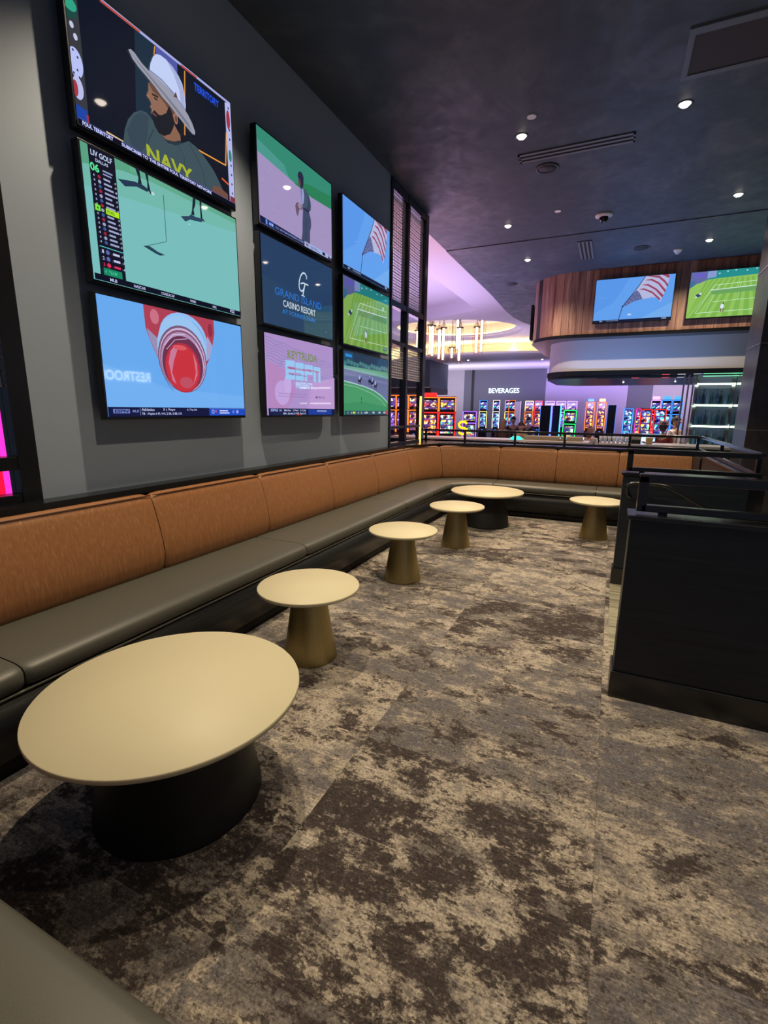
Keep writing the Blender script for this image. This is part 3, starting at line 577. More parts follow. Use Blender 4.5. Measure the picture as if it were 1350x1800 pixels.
window('window_2', .3, 1.6, [(.78, .86), (1.50, 1.6)], [(.995, 1.04), (1.17, 1.24), (2.87, 2.95), (4.27, 4.38)],
       [(.86, 1.50, 1.6, 2.87), (.3, .78, 1.6, 2.87), (.86, 1.50, 2.95, 4.27)], [(.86, 1.50, 1.24, 2.87), (.86, 1.50, 1.04, 1.17), (.3, .78, 1.24, 2.87)])

# ------------------------------------------------------------------ floors
struct(MB().prism([(-2.96, -1.6), (6.2, -1.6), (6.2, 3.12), (.118, 3.12), (.118, 4.6), (1.02, 4.6), (1.02, 7.86), (-2.96, 7.86)], -.04, 0, CARPET).build('floor'))
struct(MB().prism([(.118, 3.12), (.75, 3.12), (.75, 4.6), (.118, 4.6)], -.35, .001, PLANKS).build('floor_landing'))
struct(MB().prism([(.75, 3.12), (1.05, 3.12), (1.05, 4.6), (.75, 4.6)], -.35, -.17, PLANKS).build('floor_step'))
struct(MB().box(-16, 8, -1.6, 33, -.40, -.35, HALLF).build('floor_hall'))

# ------------------------------------------------------------------ ceilings
arc = [(-3.1+.0, 7.0), (-3.1, 13.0), (-3.16, 15.2), (-3.14, 16.4), (-3.0, 17.4), (-2.8, 18.2), (-2.2, 19.0), (-1, 19.6)]
poly = [(-3.1, -1.6)]+arc+[(7, 20), (7, 9.4), (-3.1, 9.4)]
struct(MB().prism([(-3.1, -1.6), (7, -1.6), (7, 9.35), (-3.1, 9.35)], 4.4, 4.46, CEIL).build('ceiling'))
struct(MB().prism([(-3.1, 9.35)]+[a for a in arc if a[1] > 9.35]+[(7, 20), (7, 9.35)], 4.388, 4.46, CEIL).build('ceiling_beyond'))
def circ(cx, cy, r, n=56, a0=0, a1=2*PI, full=True):
    return [(cx+r*math.cos(a0+(a1-a0)*i/(n if full else n-1)), cy+r*math.sin(a0+(a1-a0)*i/(n if full else n-1))) for i in range(n)]
RC = (-6.05, 19.75)
cof = [(-4.2, 5.0), (-4.2, 15.9), (-6.5, 17.0), (-9.5, 15.9), (-9.5, 5.0)]
b = MB(); ring = circ(*RC, 2.6)
b.holed([[(-16, -1.6), (8, -1.6), (8, 31.2), (-16, 31.2)], ring, cof], 4.6, HALLC)
b.walls(cof, 4.6, 4.95, HALLC); b.holed([cof], 4.95, HALLC)
b.walls(ring, 4.6, 4.72, HALLC); b.holed([ring, circ(*RC, 2.35)], 4.72, HALLC); b.walls(circ(*RC, 2.35), 4.72, 4.80, HALLC)
b.walls(circ(*RC, 2.75), 4.80, 5.25, HALLC); b.holed([circ(*RC, 2.75), circ(*RC, 2.35)], 4.80, HALLC); b.holed([circ(*RC, 2.75)], 5.25, HALLC)
struct(b.build('ceiling_hall'))
cl = MB(); cl.lathe([(2.44, 4.83), (2.62, 4.83), (2.62, 4.86), (2.44, 4.86), (2.44, 4.83)], (RC[0], RC[1], 0), emit('warm_cove_light', (255, 222, 140), 6), 56, False)
tag(cl.build('cove_light'), 'warm yellow ring of light hidden in the round ceiling recess above the tube lights', 'light')
# lower soffit that bulges out, with its own cove light above
BC = (-5.8, 29.9)
lip = circ(*BC, 7.6, 40, PI*1.02, PI*1.98, False)
sof = [(-16, 29.4)]+lip+[(8, 29.4), (8, 31.2), (-16, 31.2)]
b = MB(); b.holed([sof], 4.0, SOFF); b.holed([sof], 4.08, SOFF); b.walls(sof, 4.0, 4.08, SOFF)
b.walls(circ(*BC, 5.9, 40, PI*1.0, PI*2.0, False), 4.08, 4.6, SOFF, False)
b.walls([(-16, 30.4), (-11.7, 30.0)], 4.08, 4.6, SOFF, False); b.walls([(.1, 30.0), (8, 30.4)], 4.08, 4.6, SOFF, False)
struct(b.build('ceiling_soffit'))
cl = MB(); cw = emit('warm_cove_strip', (255, 222, 140), 22)
o_, i_ = circ(*BC, 7.1, 40, PI*1.02, PI*1.98, False), circ(*BC, 6.8, 40, PI*1.02, PI*1.98, False)
cl.add([(x, y, 4.10) for x, y in o_]+[(x, y, 4.10) for x, y in i_], [(i, i+1, 41+i, 40+i) for i in range(39)], cw)
tag(cl.build('cove_light'), 'long curved warm light strip above the low white soffit', 'light')
# ------------------------------------------------------------------ the hall's far walls
YW = 31.0
for nm, x0, x1, mt in (('wall_far', -16, -8.78, FARL), ('wall_far_slate', -8.78, -3.79, FARD), ('wall_far_lavender', -3.79, .61, FARV), ('wall_far_dark', .61, 1.85, FARD), ('wall_far_right', 1.85, 8, FARL)):
    struct(MB().box(x0, x1, YW, YW+.15, -.35, 4.6, mt).build(nm))
struct(MB().box(-8.28, -8.15, YW-.06, YW, -.35, 4.0, KICK).build('trim_2'))
struct(MB().box(-16.1, -16, 0, 31, -.35, 4.6, FARD).build('wall_hall_left'))
b = MB().box(-16, -8.6, 24, 27, 2.66, 4.0, mat('slate_bulkhead', (74, 82, 92), .6)); b.box(-16, -8.58, 23.96, 24.0, 2.63, 2.67, mat('pale_edge_trim', (210, 200, 190), .5)); b.box(-16, -8.55, 24.05, 26.9, 2.36, 2.66, mat('dark_brown_valance', (66, 44, 44), .6))
struct(b.build('trim_3'))
d = thing('door_1', '', '', (-5.4, YW, -.35)); del d['label']; del d['category']; d['kind'] = 'structure'
MB().box(-6.1, -5.15, YW-.05, YW, -.35, 2.08, mat('pale_doorway', (168, 158, 176), .6)).build('door_panel', d)
MB().box(-5.2, -5.14, YW-.08, YW, -.35, 2.12, WHITEP).build('door_frame', d)
bs = thing('wall_sign', 'white lit BEVERAGES sign on the slate wall', 'sign', (-6.24, YW, 2.74))
vs, fs, ar = textmesh('BEVERAGES', .012)
sg = MB(); W_ = 1.86; H_ = .30
sg.add([(-7.17+a*W_, YW-.08, 2.59+b_*H_) for a, b_ in vs], fs, emit('white_sign_light', (215, 235, 255), 2.4))
sg.build('lettering', bs)
area('sign_glow', (-6.24, YW-.12, 2.74), (-PI/2, 0, 0), 2.0, .35, (120, 170, 255), 9).parent = None
# restroom sign on the wall to the right, seen mirrored in the lowest left television
struct(MB().box(6.2, 6.3, 3, 12, -.35, 4.4, FARL).build('wall_right'))
rs = thing('wall_sign', 'white lit RESTROOMS sign seen only mirrored in the red jar television', 'sign', (6.18, 8.9, 2.24))
vs, fs, ar = textmesh('RESTROOMS', .02)
sg = MB(); sg.add([(6.15, 9.75-a*1.7, 2.17+b_*.25) for a, b_ in vs], fs, emit('white_sign_light_bright', (235, 240, 255), 9)); sg.build('lettering', rs)

# ------------------------------------------------------------------ banquette
BQ = thing('banquette', 'long built-in U-shaped bench with tan orange backrest and charcoal seat', 'bench', (-2.4, 3, 0))
CX, CY, R0 = -1.65, 6.6, .93; AL = R0*PI/2
def path(s, r):
    if s <= CY: return (CX-r, s)
    if s < CY+AL:
        th = (s-CY)/R0; return (CX-r*math.cos(th), CY+r*math.sin(th))
    return (CX+(s-CY-AL), CY+r)
def sweep(s0, s1, prof, mt, n=22, pinch=.0, pr=.03, step=None):
    rows = []; cr = sum(p[0] for p in prof)/len(prof); cz = sum(p[1] for p in prof)/len(prof)
    for i in range(n+1):
        u = .5-.5*math.cos(PI*i/n) if pinch else i/n
        s = s0+(s1-s0)*u; e = min(s-s0, s1-s); k = pinch*math.exp(-(e/pr)**1.0)
        rows.append([(*path(s, r+(cr-r)*k), z+(cz-z)*k) for r, z in prof])
    m = MB().grid(rows, mt); L = len(prof)
    m.add(rows[0], [tuple(range(L))], mt); m.add(rows[-1], [tuple(range(L))[::-1]], mt)
    return m
bp = [(.955, .44), (.935, .45), (.915, .50), (.91, .56), (.92, .65), (.94, .74), (.965, .83), (.985, .90), (1.0, .94), (1.02, .955), (1.045, .958), (1.075, .95), (1.085, .90), (1.085, .44), (.955, .44)]
js = [0.0, 1.08, 2.16, 3.24, 4.32, 5.40, 6.48, 7.28, 8.18, 9.02, 9.85, 10.73]
for a, b_ in zip(js, js[1:]):
    o = sweep(a+.003, b_-.003, bp, ORANGE, 30, .10, .018).build('backrest_cushion', BQ)
    pp = MB().tube([(*path(a+.012+(b_-a-.024)*i/20, .997), .947) for i in range(21)], .004, PIPE, 6); pp.build('piping', o)
sp = [(1.0, .37), (1.0, .455), (.95, .462), (.80, .466), (.60, .466), (.48, .462), (.435, .452), (.42, .435), (.418, .40), (.425, .375), (.45, .37), (1.0, .37)]
ss = [.05, 1.02, 3.07, 5.12, 6.07, 7.0, 8.2, 9.6, 10.73]
for a, b_ in zip(ss, ss[1:]): sweep(a+.003, b_-.003, sp, SEAT, 26, .06, .015).build('seat_cushion', BQ)
sweep(.0, 10.73, [(.44, .352), (.427, .352), (.427, .362), (.44, .362), (.44, .352)], SEAT_GLINT, 90).build('edge_strip', BQ)  # lighter strip imitating the highlight line along the seat's lower edge
sweep(.0, 10.73, [(1.0, .09), (.44, .09), (.44, .35), (1.0, .35), (1.0, .09)], BASE, 90).build('base_panel', BQ)
sweep(.0, 10.73, [(1.0, .0), (.475, .0), (.475, .10), (1.0, .10), (1.0, .0)], KICK, 90).build('toe_kick', BQ)
MB().box(1.02, 1.03, 7.02, 7.66, 0, .955, WBLACK).build('end_panel', BQ)
# the near leg of the U, along the bottom left of the view
def nearseat(x0, x1):
    v = [(y, z) for y, z in ((-.12, .37), (-.12, .455), (0, .466), (.32, .466), (.40, .462), (.425, .452), (.437, .435), (.438, .40), (.43, .375), (.40, .37))]
    rows = [[(x, y, z) for y, z in v] for x in (x0+.002, x0+.02, (x0+x1)/2, x1-.02, x1-.002)]
    m = MB().grid(rows, SEAT); m.add(rows[0], [tuple(range(len(v)))[::-1]], SEAT); m.add(rows[-1], [tuple(range(len(v)))], SEAT); return m
nearseat(-2.6, -1.2).build('seat_cushion', BQ); nearseat(-1.2, .0).build('seat_cushion', BQ)
MB().box(-2.6, 0, -.12, .415, .09, .36, BASE).build('base_panel', BQ); MB().box(-2.58, -.01, -.12, .385, 0, .10, KICK).build('toe_kick', BQ)
MB().box(-2.8, 0, -.26, -.12, .40, .95, ORANGE).build('backrest_cushion', BQ, .03)

# ------------------------------------------------------------------ tables
def table(label, x, y, r, h, base, bm, rb, rt_, name, group):
    t = thing(name, label, 'table', (x, y, 0), 0, group)
    tt = MB().lathe([(.0001, h-.022), (r-.006, h-.022), (r-.001, h-.018), (r, h-.010), (r, h-.004), (r-.003, h), (.0001, h)], (0, 0, 0), CREAM, 96)
    tt.build('tabletop', t, world=False)
    MB().lathe([(.0001, h-.034), (r-.03, h-.034), (r-.008, h-.022), (.0001, h-.022)], (0, 0, 0), RIM, 96).build('under_rim', t, world=False)
    MB().lathe(base, (0, 0, 0), bm, 96).build('base', t, world=False)
    MB().cyl((0, 0, h-.042), rt_*1.12, .009, bm, 48).build('mounting_plate', t, world=False)
    return t
def cone(rb, rt_, h, flare=.0):
    return [(.0001, 0), (rb, 0), (rb, .006)]+[(rb+(rt_-rb)*(u**.92)+flare*math.sin(PI*u), .006+(h-.048)*u) for u in [i/14 for i in range(1, 15)]]+[(.0001, h-.042)]
big = table('large round cream table on a black base, nearest the viewer', -1.42, 1.176, .475, .46, cone(.31, .235, .46, .004), BLACKT, .3, .22, 'cocktail_table', 'large round tables with black bases')
t5 = dup(big, (-1.43, 6.38, 0), 'large round cream table on a black base in the far corner of the bench')
sm = table('small round cream table with brass cone base, right behind the large near table', -1.57, 2.33, .305, .462, cone(.165, .098, .462), BRASS, .165, .1, 'side_table', 'small round tables with brass bases')
for x, y, lab in ((-1.60, 3.88, 'small round cream table with brass cone base, third table along the bench'), (-1.49, 5.18, 'small round cream table with brass cone base, standing before the far black-based table'), (-.08, 6.28, 'small round cream table with brass cone base, at right by the black partition')):
    dup(sm, (x, y, 0), lab)

# ------------------------------------------------------------------ partitions and rails
def partition(label, x0, x1, y0, y1, h=1.0):
    t = thing('partition', label, 'partition', (x0, y0, 0))
    MB().box(x0+.012, x1, y0, y1, .15, h-.02, WBLACK).build('panel', t, .003)
    b = MB().box(x0, x1, y0-.014, y1+.014, 0, .148, BLACK); b.build('base_trim', t, .006)
    MB().box(x0-.002, x1, y0-.012, y1+.012, h-.022, h, BLACK).build('cap', t, .003)
    return t
partition('near black half wall with brass-glinting cap, at right edge', .118, 6.1, 2.665, 2.84)
partition('black half wall beyond the floor gap, at right', .118, 1.02, 4.6, 4.75)
t = thing('partition', 'dark half wall running away from the viewer behind the far bench end', 'partition', (1.04, 4.75, -.35))
MB().box(1.04, 1.16, 4.75, 7.86, -.35, .975, mat('dark_brown_panel', (52, 44, 44), .5)).build('panel', t)
MB().box(1.03, 1.18, 4.6, 7.87, .975, 1.0, BLACK).build('cap', t, .003)
def rail(label, pts_list, posts, loc, sz=.019):
    t = thing('guard_rail', label, 'railing', loc)
    for p in pts_list: MB().tube(p, sz, BLACK, square=True).build('rail_bar', t, .003)
    for x, y, z0, z1 in posts: MB().box(x-sz, x+sz, y-sz, y+sz, z0, z1, BLACK).build('post', t, .003)
    return t
def frame_rail(label, x0, x1, y, z0, z1, loc):
    t = thing('guard_rail', label, 'railing', loc); s = .022
    MB().box(x0, x1, y-s, y+s, z1-.045, z1, BLACK).build('rail_bar', t, .004)
    MB().box(x0+.02, x1, y-s, y+s, z0, z0+.035, BLACK).build('rail_bar', t, .004)
    MB().box(x0, x0+.045, y-s, y+s, z0, z1-.01, BLACK).build('post', t, .004)
    for i in range(1, 4):
        x = x0+i*1.5
        if x < x1: MB().box(x, x+.045, y-s, y+s, z0, z1-.02, BLACK).build('post', t, .004)
    MB().box(x0+.1, x0+.14, y-.01, y+.01, 1.0, z0+.01, BLACK).build('foot', t)
    return t
frame_rail('black metal guard rail on the near half wall', .152, 6.1, 2.74, 1.012, 1.202, (.152, 2.74, 1.0))
frame_rail('black metal guard rail on the half wall beyond the floor gap', .148, 1.075, 4.66, 1.01, 1.2, (.148, 4.66, 1.0))
rail('long black guard rail on the ledge behind the far bench', [[(-2.86, 7.77, 1.185), (1.075, 7.77, 1.185)], [(-2.86, 7.77, 1.02), (1.075, 7.77, 1.02)]], [(x, 7.77, .995, 1.185) for x in (-2.82, -2.15, -1.35, -.62, .25, 1.075)], (-.9, 7.77, .995), .017)
rail('black guard rail along the right-hand half wall', [[(1.10, 7.74, 1.185), (1.10, 4.70, 1.185)], [(1.10, 7.74, 1.02), (1.10, 4.70, 1.02)]], [(1.10, y, .995, 1.185) for y in (4.8, 6.3)], (1.09, 6.2, .995), .017)
hr = thing('handrail', 'thin dark pipe handrail sloping down past the half wall', 'handrail', (.16, 4.48, 0))
y = 4.48
MB().tube([(.20, y, .80), (.178, y, .83), (.168, y, .87), (.172, y, .905), (.19, y, .922), (.22, y, .926), (.40, y, .926), (.45, y, .918), (.50, y, .895), (.60, y, .84), (1.2, y, .49), (1.5, y, .31)], .017, BLACK, 12).build('pipe', hr)
for x, z in ((.3, .926), (1.0, .607)): MB().tube([(x, y, z), (x, y, z-.05), (x, 4.60, z-.06)], .007, BLACK, 8).build('bracket', hr)

# ------------------------------------------------------------------ ceiling fittings
ZC = 4.4
LW = emit('lamp_warm_white', (255, 240, 222), 14)
def downlight(label, x, y, z=ZC, e=DOWN, col=(255, 232, 197), lens=True, r=.054, blend=.55, ang=1.85):
    t = thing('downlight', label, 'ceiling light', (x, y, z), 0, 'recessed ceiling spots')
    MB().lathe([(r, -.001), (r*1.25, -.006), (r*1.3, 0), (r, 0)], (0, 0, 0), GREYM, 32).build('trim_ring', t, world=False)
    MB().lathe([(.0001, -.002), (r*.94, -.002), (r*.6, -.02), (.0001, -.024)], (0, 0, 0), LW, 24).build('lens', t, world=False)
    d = bpy.data.lights.new('lamp', 'SPOT'); d.energy = e; d.color = lin(col)[:3]; d.spot_size = ang; d.spot_blend = blend; d.shadow_soft_size = .035
    o = bpy.data.objects.new('lamp', d); C.objects.link(o); o.parent = t; o.location = (0, 0, -.04)
    return t
for x, y, lab, k in ((-1.183, 6.0, 'lit ceiling spot beside the small white sprinkler cover, left of the long slot vent', 1.3), (.338, 6.055, 'brightest lit ceiling spot below the square brown ceiling panel', 1.0), (-1.815, 8.55, 'lit ceiling spot left of the dome camera', 1.0), (-1.8, 10.45, 'lit ceiling spot nearest the hall, left of the short slot vent', .6),
  (1.25, 8.62, 'lit ceiling spot high at the right edge', .8), (1.2, 10.5, 'lit ceiling spot above the tennis television', .6)):
    downlight(lab, x, y, ZC if y < 9.35 else 4.388, DOWN*k*(1.6 if y > 10 else 1), ang=1.75 if y < 10 else 2.5)
for x, y, lab, k in ((-1.95, 2.62, 'ceiling spot over the near tables, outside the picture', 1.75), (-.6, 2.0, 'ceiling spot in front of the near tables, outside the picture', .95), (-.62, 3.75, 'ceiling spot between the first small tables, outside the picture', .12), (1.3, 3.5, 'ceiling spot over the aisle, outside the picture', .7), (1.6, 1.5, 'ceiling spot over the right of the room, outside the picture', .3), (.1, -.6, 'ceiling spot behind the viewer, outside the picture', .05)):
    downlight(lab, x, y, ZC, DOWN*k)
for x, y, lab in ((-1.03, 5.67, 'small round white sprinkler cover in the dark ceiling, nearer one'), (-1.03, 8.24, 'small round white sprinkler cover in the dark ceiling, further one')):
    o = MB().prism(circ(0, 0, .045, 28), -.008, 0, mat('bright_white_plastic', (240, 238, 235), .5)).build('sprinkler_cover'); o.location = (x, y, ZC); tag(o, lab, 'sprinkler')
for x, y, z, lab in ((-1.015, 6.83, ZC, 'dark round ceiling speaker beside the long slot vent'), (.174, 10.5, 4.388, 'dark round ceiling speaker above the flag television'), (-2.42, 12.2, 4.388, 'dark round ceiling speaker near the edge of the dark ceiling')):
    t = thing('ceiling_speaker', lab, 'speaker', (x, y, z)); MB().lathe([(.125, 0), (.135, -.008), (.115, -.012), (.115, 0)], (0, 0, 0), GREYM, 32).build('rim', t, world=False); MB().lathe([(.0001, -.008), (.114, -.006), (.114, 0)], (0, 0, 0), mat('dark_grille', (34, 36, 42), .7), 32).build('grille', t, world=False)
t = thing('dome_camera', 'white and black dome camera on the dark ceiling', 'camera', (-.411, 8.65, ZC))
MB().lathe([(.0001, 0), (.125, 0), (.12, -.025), (.08, -.04), (.0001, -.04)], (0, 0, 0), WHITEP, 32).build('housing', t, world=False); MB().ball((0, 0, -.05), .065, mat('smoked_dome', (14, 14, 16), .08)).build('dome', t, world=False)
t = thing('smoke_detector', 'white smoke detector on the ceiling above the wood-clad drum', 'detector', (.774, 10.85, 4.388))
MB().lathe([(.0001, 0), (.075, 0), (.07, -.02), (.05, -.05), (.035, -.055), (.0001, -.055)], (0, 0, 0), WHITEP, 28).build('body', t, world=False); MB().lathe([(.03, -.055), (.03, -.075), (.0001, -.078)], (0, 0, 0), WHITEP, 20).build('sensor', t, world=False)
def slotvent(label, x0, x1, y0, y1, z, along, n):
    t = thing('slot_vent', label, 'vent', ((x0+x1)/2, (y0+y1)/2, z)); fr = mat('grey_vent_metal', (104, 104, 108), .5)
    MB().box(x0, x1, y0, y1, z-.004, z, KICK).build('dark_slots', t)
    q = (y1-y0 if along == 'x' else x1-x0)/(2*n+1)
    b = MB()
    for i in range(n+1):
        if along == 'x': b.box(x0, x1, y0+2*i*q, y0+(2*i+1)*q, z-.012, z-.001, fr)
        else: b.box(x0+2*i*q, x0+(2*i+1)*q, y0, y1, z-.012, z-.001, fr)
    b.box(x0, x0+.02, y0, y1, z-.012, z-.001, fr).box(x1-.02, x1, y0, y1, z-.012, z-.001, fr) if along == 'x' else b.box(x0, x1, y0, y0+.02, z-.012, z-.001, fr).box(x0, x1, y1-.02, y1, z-.012, z-.001, fr)
    b.build('frame', t)
slotvent('long two-slot air vent in the dark ceiling', -1.29, -.07, 6.38, 6.58, ZC, 'x', 2)
slotvent('short three-slot air vent near the wood-clad drum', -.85, -.62, 9.72, 10.82, 4.388, 'y', 3)
t = thing('ceiling_panel', 'brown square access panel with pale frame in the ceiling', 'ceiling panel', (.7, 5.3, ZC))
MB().box(.30, 1.45, 5.06, 5.58, ZC-.008, ZC, mat('brown_grille', (56, 50, 46), .7)).build('panel', t)
b = MB(); fr = mat('pale_panel_frame', (98, 100, 104), .5)
for x0, x1, y0, y1 in ((.255, .30, 4.98, 5.64), (1.45, 1.5, 4.98, 5.64), (.3, 1.45, 4.98, 5.06), (.3, 1.45, 5.58, 5.64)): b.box(x0, x1, y0, y1, ZC-.014, ZC, fr)
b.build('frame', t)

# ------------------------------------------------------------------ wood-clad drum over the bar
DR = thing('bar_canopy', 'curved walnut-clad canopy with white band over the bar', 'canopy', (1, 13, 3))
def dpoly(d, x1=6.0):
    """rounded outline, set in by d from the wood face; it runs back to y = 16"""
    rr = .95-d*.5; cx, cy = -1.92+d+rr, 11.70+d+rr
    return [(x1, 11.70+d+.12)]+[(cx+rr*math.sin(a), cy-rr*math.cos(a)) for a in [-PI/2*i/12 for i in range(13)]]+[(cx-rr, 15.4-d), (cx-rr+.5, 15.9-d), (x1, 15.9-d)]
def dwall(name, r, z0, z1, mt, off=0):
    return MB().prism(dpoly(r), z0, z1, mt).build(name, DR)
dwall('wood_cladding', .0, 3.13, 4.388, WALNUT); dwall('black_band', -.015, 3.06, 3.13, BLACK)
dwall('white_band', .40, 2.40, 3.06, SOFF); dwall('lower_black_band', .36, 2.30, 2.40, BLACK)
dwall('mirrored_underside', .38, 2.24, 2.30, mat('dark_gloss_underside', (18, 20, 25), .35, spec=.25))
lm = mat('coloured_led_strip', (10, 10, 12), .3, emit=(200, 200, 200), es=1.0); t_ = NT(lm); sx_ = t_.n('ShaderNodeSeparateXYZ'); t_.l(t_.pos(), sx_.inputs[0])
wn_ = t_.n('ShaderNodeTexWhiteNoise', noise_dimensions='1D'); t_.l(t_.math('FLOOR', t_.math('MULTIPLY', sx_.outputs[0], 7.0)), wn_.inputs['W'])
t_.l(t_.ramp(wn_.outputs['Value'], [(0, (20, 24, 34)), (.3, (70, 110, 220)), (.45, (30, 34, 44)), (.6, (200, 200, 215)), (.72, (40, 60, 90)), (.85, (220, 80, 90)), (.93, (80, 220, 150))], 'CONSTANT'), t_.b.inputs['Emission Color'])
for z, r in ((2.296, .355), (2.236, .375)):
    MB().box(-.4, 2.6, 11.70+r+.05, 11.72+r+.05, z-.007, z+.007, lm).build('led_strip', DR)
television('television showing a flag, mounted on the wood-clad canopy', .135, 11.66, 3.31, 1.44, .86, .017, pic_flag, 1.0, group='televisions on the wood canopy', back=.03)
television('television showing tennis, mounted on the wood-clad canopy', 1.745, 11.69, 3.30, 1.30, .86, .017, pic_tennis, 1.2, group='televisions on the wood canopy', back=.03)
television('television seen edge-on at the left end of the wood canopy', -1.97, 13.2, 3.20, 1.0, .80, -PI/2, lambda p: p.rect(0, 0, 160, 90, (40, 60, 90)), .6, group='televisions on the wood canopy', back=.03)

# ------------------------------------------------------------------ column
t = thing('column', 'dark stone-clad column with thin pale joints at right edge', 'column', (2.1, 8.9, -.35))
b = MB().box(1.74, 2.6, 8.5, 9.3, -.35, 4.4, STONE); b.build('cladding', t, .004)
j = MB()
for z in (1.275, 2.45, 3.5): j.box(1.733, 2.6, 8.493, 9.3, z-.005, z+.005, mat('pale_joint', (140, 128, 128), .4))
j.build('joint', t)

# ------------------------------------------------------------------ back-bar shelves
GL = emit('green_white_strip', (228, 255, 222), 5)
sh = thing('bar_shelf', 'glass back-bar shelving with bright greenish light strips', 'shelf', (1.8, 11.6, .6))
for x in (1.20, 1.28, 1.36): MB().box(x, x+.03, 11.5, 11.53, -.35, 2.24, CHROME).build('post', sh)
for x in (1.42, 2.03, 2.42): MB().box(x, x+.06, 11.62, 11.66, -.35, 2.24, CHROME).build('post', sh)
for z in (2.05, 1.65, 1.25, .85):
    s_ = MB().box(1.42, 2.44, 11.35, 11.62, z+.004, z+.016, GLASSM).build('shelf_board', sh)
    for x0, x1 in ((1.42, 2.04), (2.06, 2.36)): MB().box(x0, x1, 11.335, 11.35, z-.012, z+.018, GL).build('light_strip', sh)
for z in (2.20, 2.245):
    for x0, x1 in ((1.5, 2.08), (2.10, 2.36)): MB().box(x0, x1, 11.34, 11.35, z-.006, z+.006, emit('dim_green_strip', (120, 230, 170), 1.4)).build('light_strip', sh)
MB().box(1.42, 2.44, 11.66, 11.68, -.35, 2.24, mat('blue_grey_backing', (92, 104, 128), .3)).build('back_panel', sh)
bm = [mat('bottle_%d' % i, c, .12) for i, c in enumerate(((30, 56, 84), (40, 70, 80), (70, 100, 120), (26, 38, 50)))]
bot = {}
n_ = 0
lv = ['top', 'middle', 'lowest']
for zi, z in enumerate((1.65, 1.25, .85)):
    for i in range(13):
        x = 1.50+i*.073; mt = bm[(i*7+zi) % 4]; h = .24+.03*((i*5+zi) % 3)
        if abs(x-2.06) < .03: continue
        key = (mt.name, h)
        if key not in bot:
            me = MB().lathe([(.0001, 0), (.027, 0), (.028, .01), (.028, h*.55), (.02, h*.66), (.01, h*.74), (.01, h), (.0001, h)], (0, 0, 0), mt, 14).build('bottle'); bot[key] = me; o = me
        else: o = bot[key].copy(); C.objects.link(o)
        o.location = (x, 11.48+.03*(i % 2), z+.018); tag(o, 'dark blue-green bottle standing on the %s lit shelf of the back bar' % lv[zi], 'bottle', 'bottles on the %s back-bar shelf' % lv[zi])

# ------------------------------------------------------------------ bar counters and things on them
CT = mat('pale_grey_stone', (176, 170, 176), .3); CF = mat('charcoal_bar_front', (40, 40, 48), .5)
def counter(label, x0, x1, y0, y1, z):
    t = thing('bar_counter', label, 'counter', ((x0+x1)/2, (y0+y1)/2, -.35))
    MB().box(x0, x1, y0, y1, z-.05, z, CT).build('worktop', t, .006); MB().box(x0+.05, x1-.05, y0+.12, y1-.05, -.35, z-.05, CF).build('front_panel', t)
    MB().box(x0+.05, x1-.05, y0+.10, y0+.12, z-.14, z-.12, CHROME).build('edge_strip', t)
counter('long pale stone bar counter in front of the slot machines, left section', -4.6, -.38, 10.3, 11.0, .92)
counter('shorter pale stone bar counter under the wooden canopy', -.2, 2.5, 10.3, 11.0, .92)
for x0, x1, lab in ((-1.65, -.95, 'olive beige flat box on the left bar counter'), (-.93, -.5, 'shorter beige box beside the olive box on the bar counter')):
    o = MB().box(x0, x1, 10.55, 10.9, .92, 1.0, mat('olive_beige', (138, 130, 110), .6)).build('service_tray', bevel=.01); tag(o, lab, 'tray')
o = MB().lathe([(.0001, 0), (.09, 0), (.11, .03), (.06, .06), (.05, .07), (.0001, .07)], (0, 0, 0), emit('teal_glow', (40, 220, 190), 1.6), 24, sx=1.2).build('candle_holder'); o.location = (-1.80, 10.5, .922); tag(o, 'glowing teal dish on the left bar counter', 'lamp')
gm = mat('glassware', (190, 195, 200), .08, .3); gl = None
for i in range(7):
    for j in range(2):
        me = MB().lathe([(.0001, 0), (.022, 0), (.026, .05), (.034, .12), (.03, .12), (.024, .05), (.0001, .01)], (0, 0, 0), gm, 14).build('drinking_glass') if gl is None else gl.copy()
        if gl is None: gl = me
        else: C.objects.link(me)
        me.location = (-.17+i*.075, 10.42+.1*j, .922); tag(me, 'clear upturned glass in the rows at the left end of the right bar counter', 'glass', 'rows of glasses on the bar')
def pos_screen(x, y, z, rz, lab):
    t = thing('till_screen', lab, 'screen', (x, y, z), rz)
    MB().box(-.12, .12, -.02, .02, .04, .19, mat('beige_plastic', (150, 144, 132), .5)).build('housing', t, .008, world=False); MB().lathe([(.0001, 0), (.08, 0), (.07, .02), (.02, .03), (.02, .05)], (0, .02, 0), GREYM, 20).build('stand', t, world=False); MB().box(-.10, .10, -.024, -.021, .055, .175, KICK).build('display', t, world=False)
pos_screen(.42, 10.7, .92, PI, 'beige till screen on the right bar counter by the glasses'); pos_screen(.66, 10.8, .92, PI*.9, 'second till screen on the right bar counter, further right')
o = MB().box(.36, .52, 10.38, 10.5, .922, 1.0, KICK).build('card_reader', bevel=.01); tag(o, 'small black card reader in front of the till screens', 'card reader')
o = MB().box(.60, .72, 10.38, 10.48, .922, 1.05, mat('amber_jar', (190, 160, 110), .3)).build('condiment_jar', bevel=.02); tag(o, 'squat amber jar beside the black card reader on the bar', 'jar')
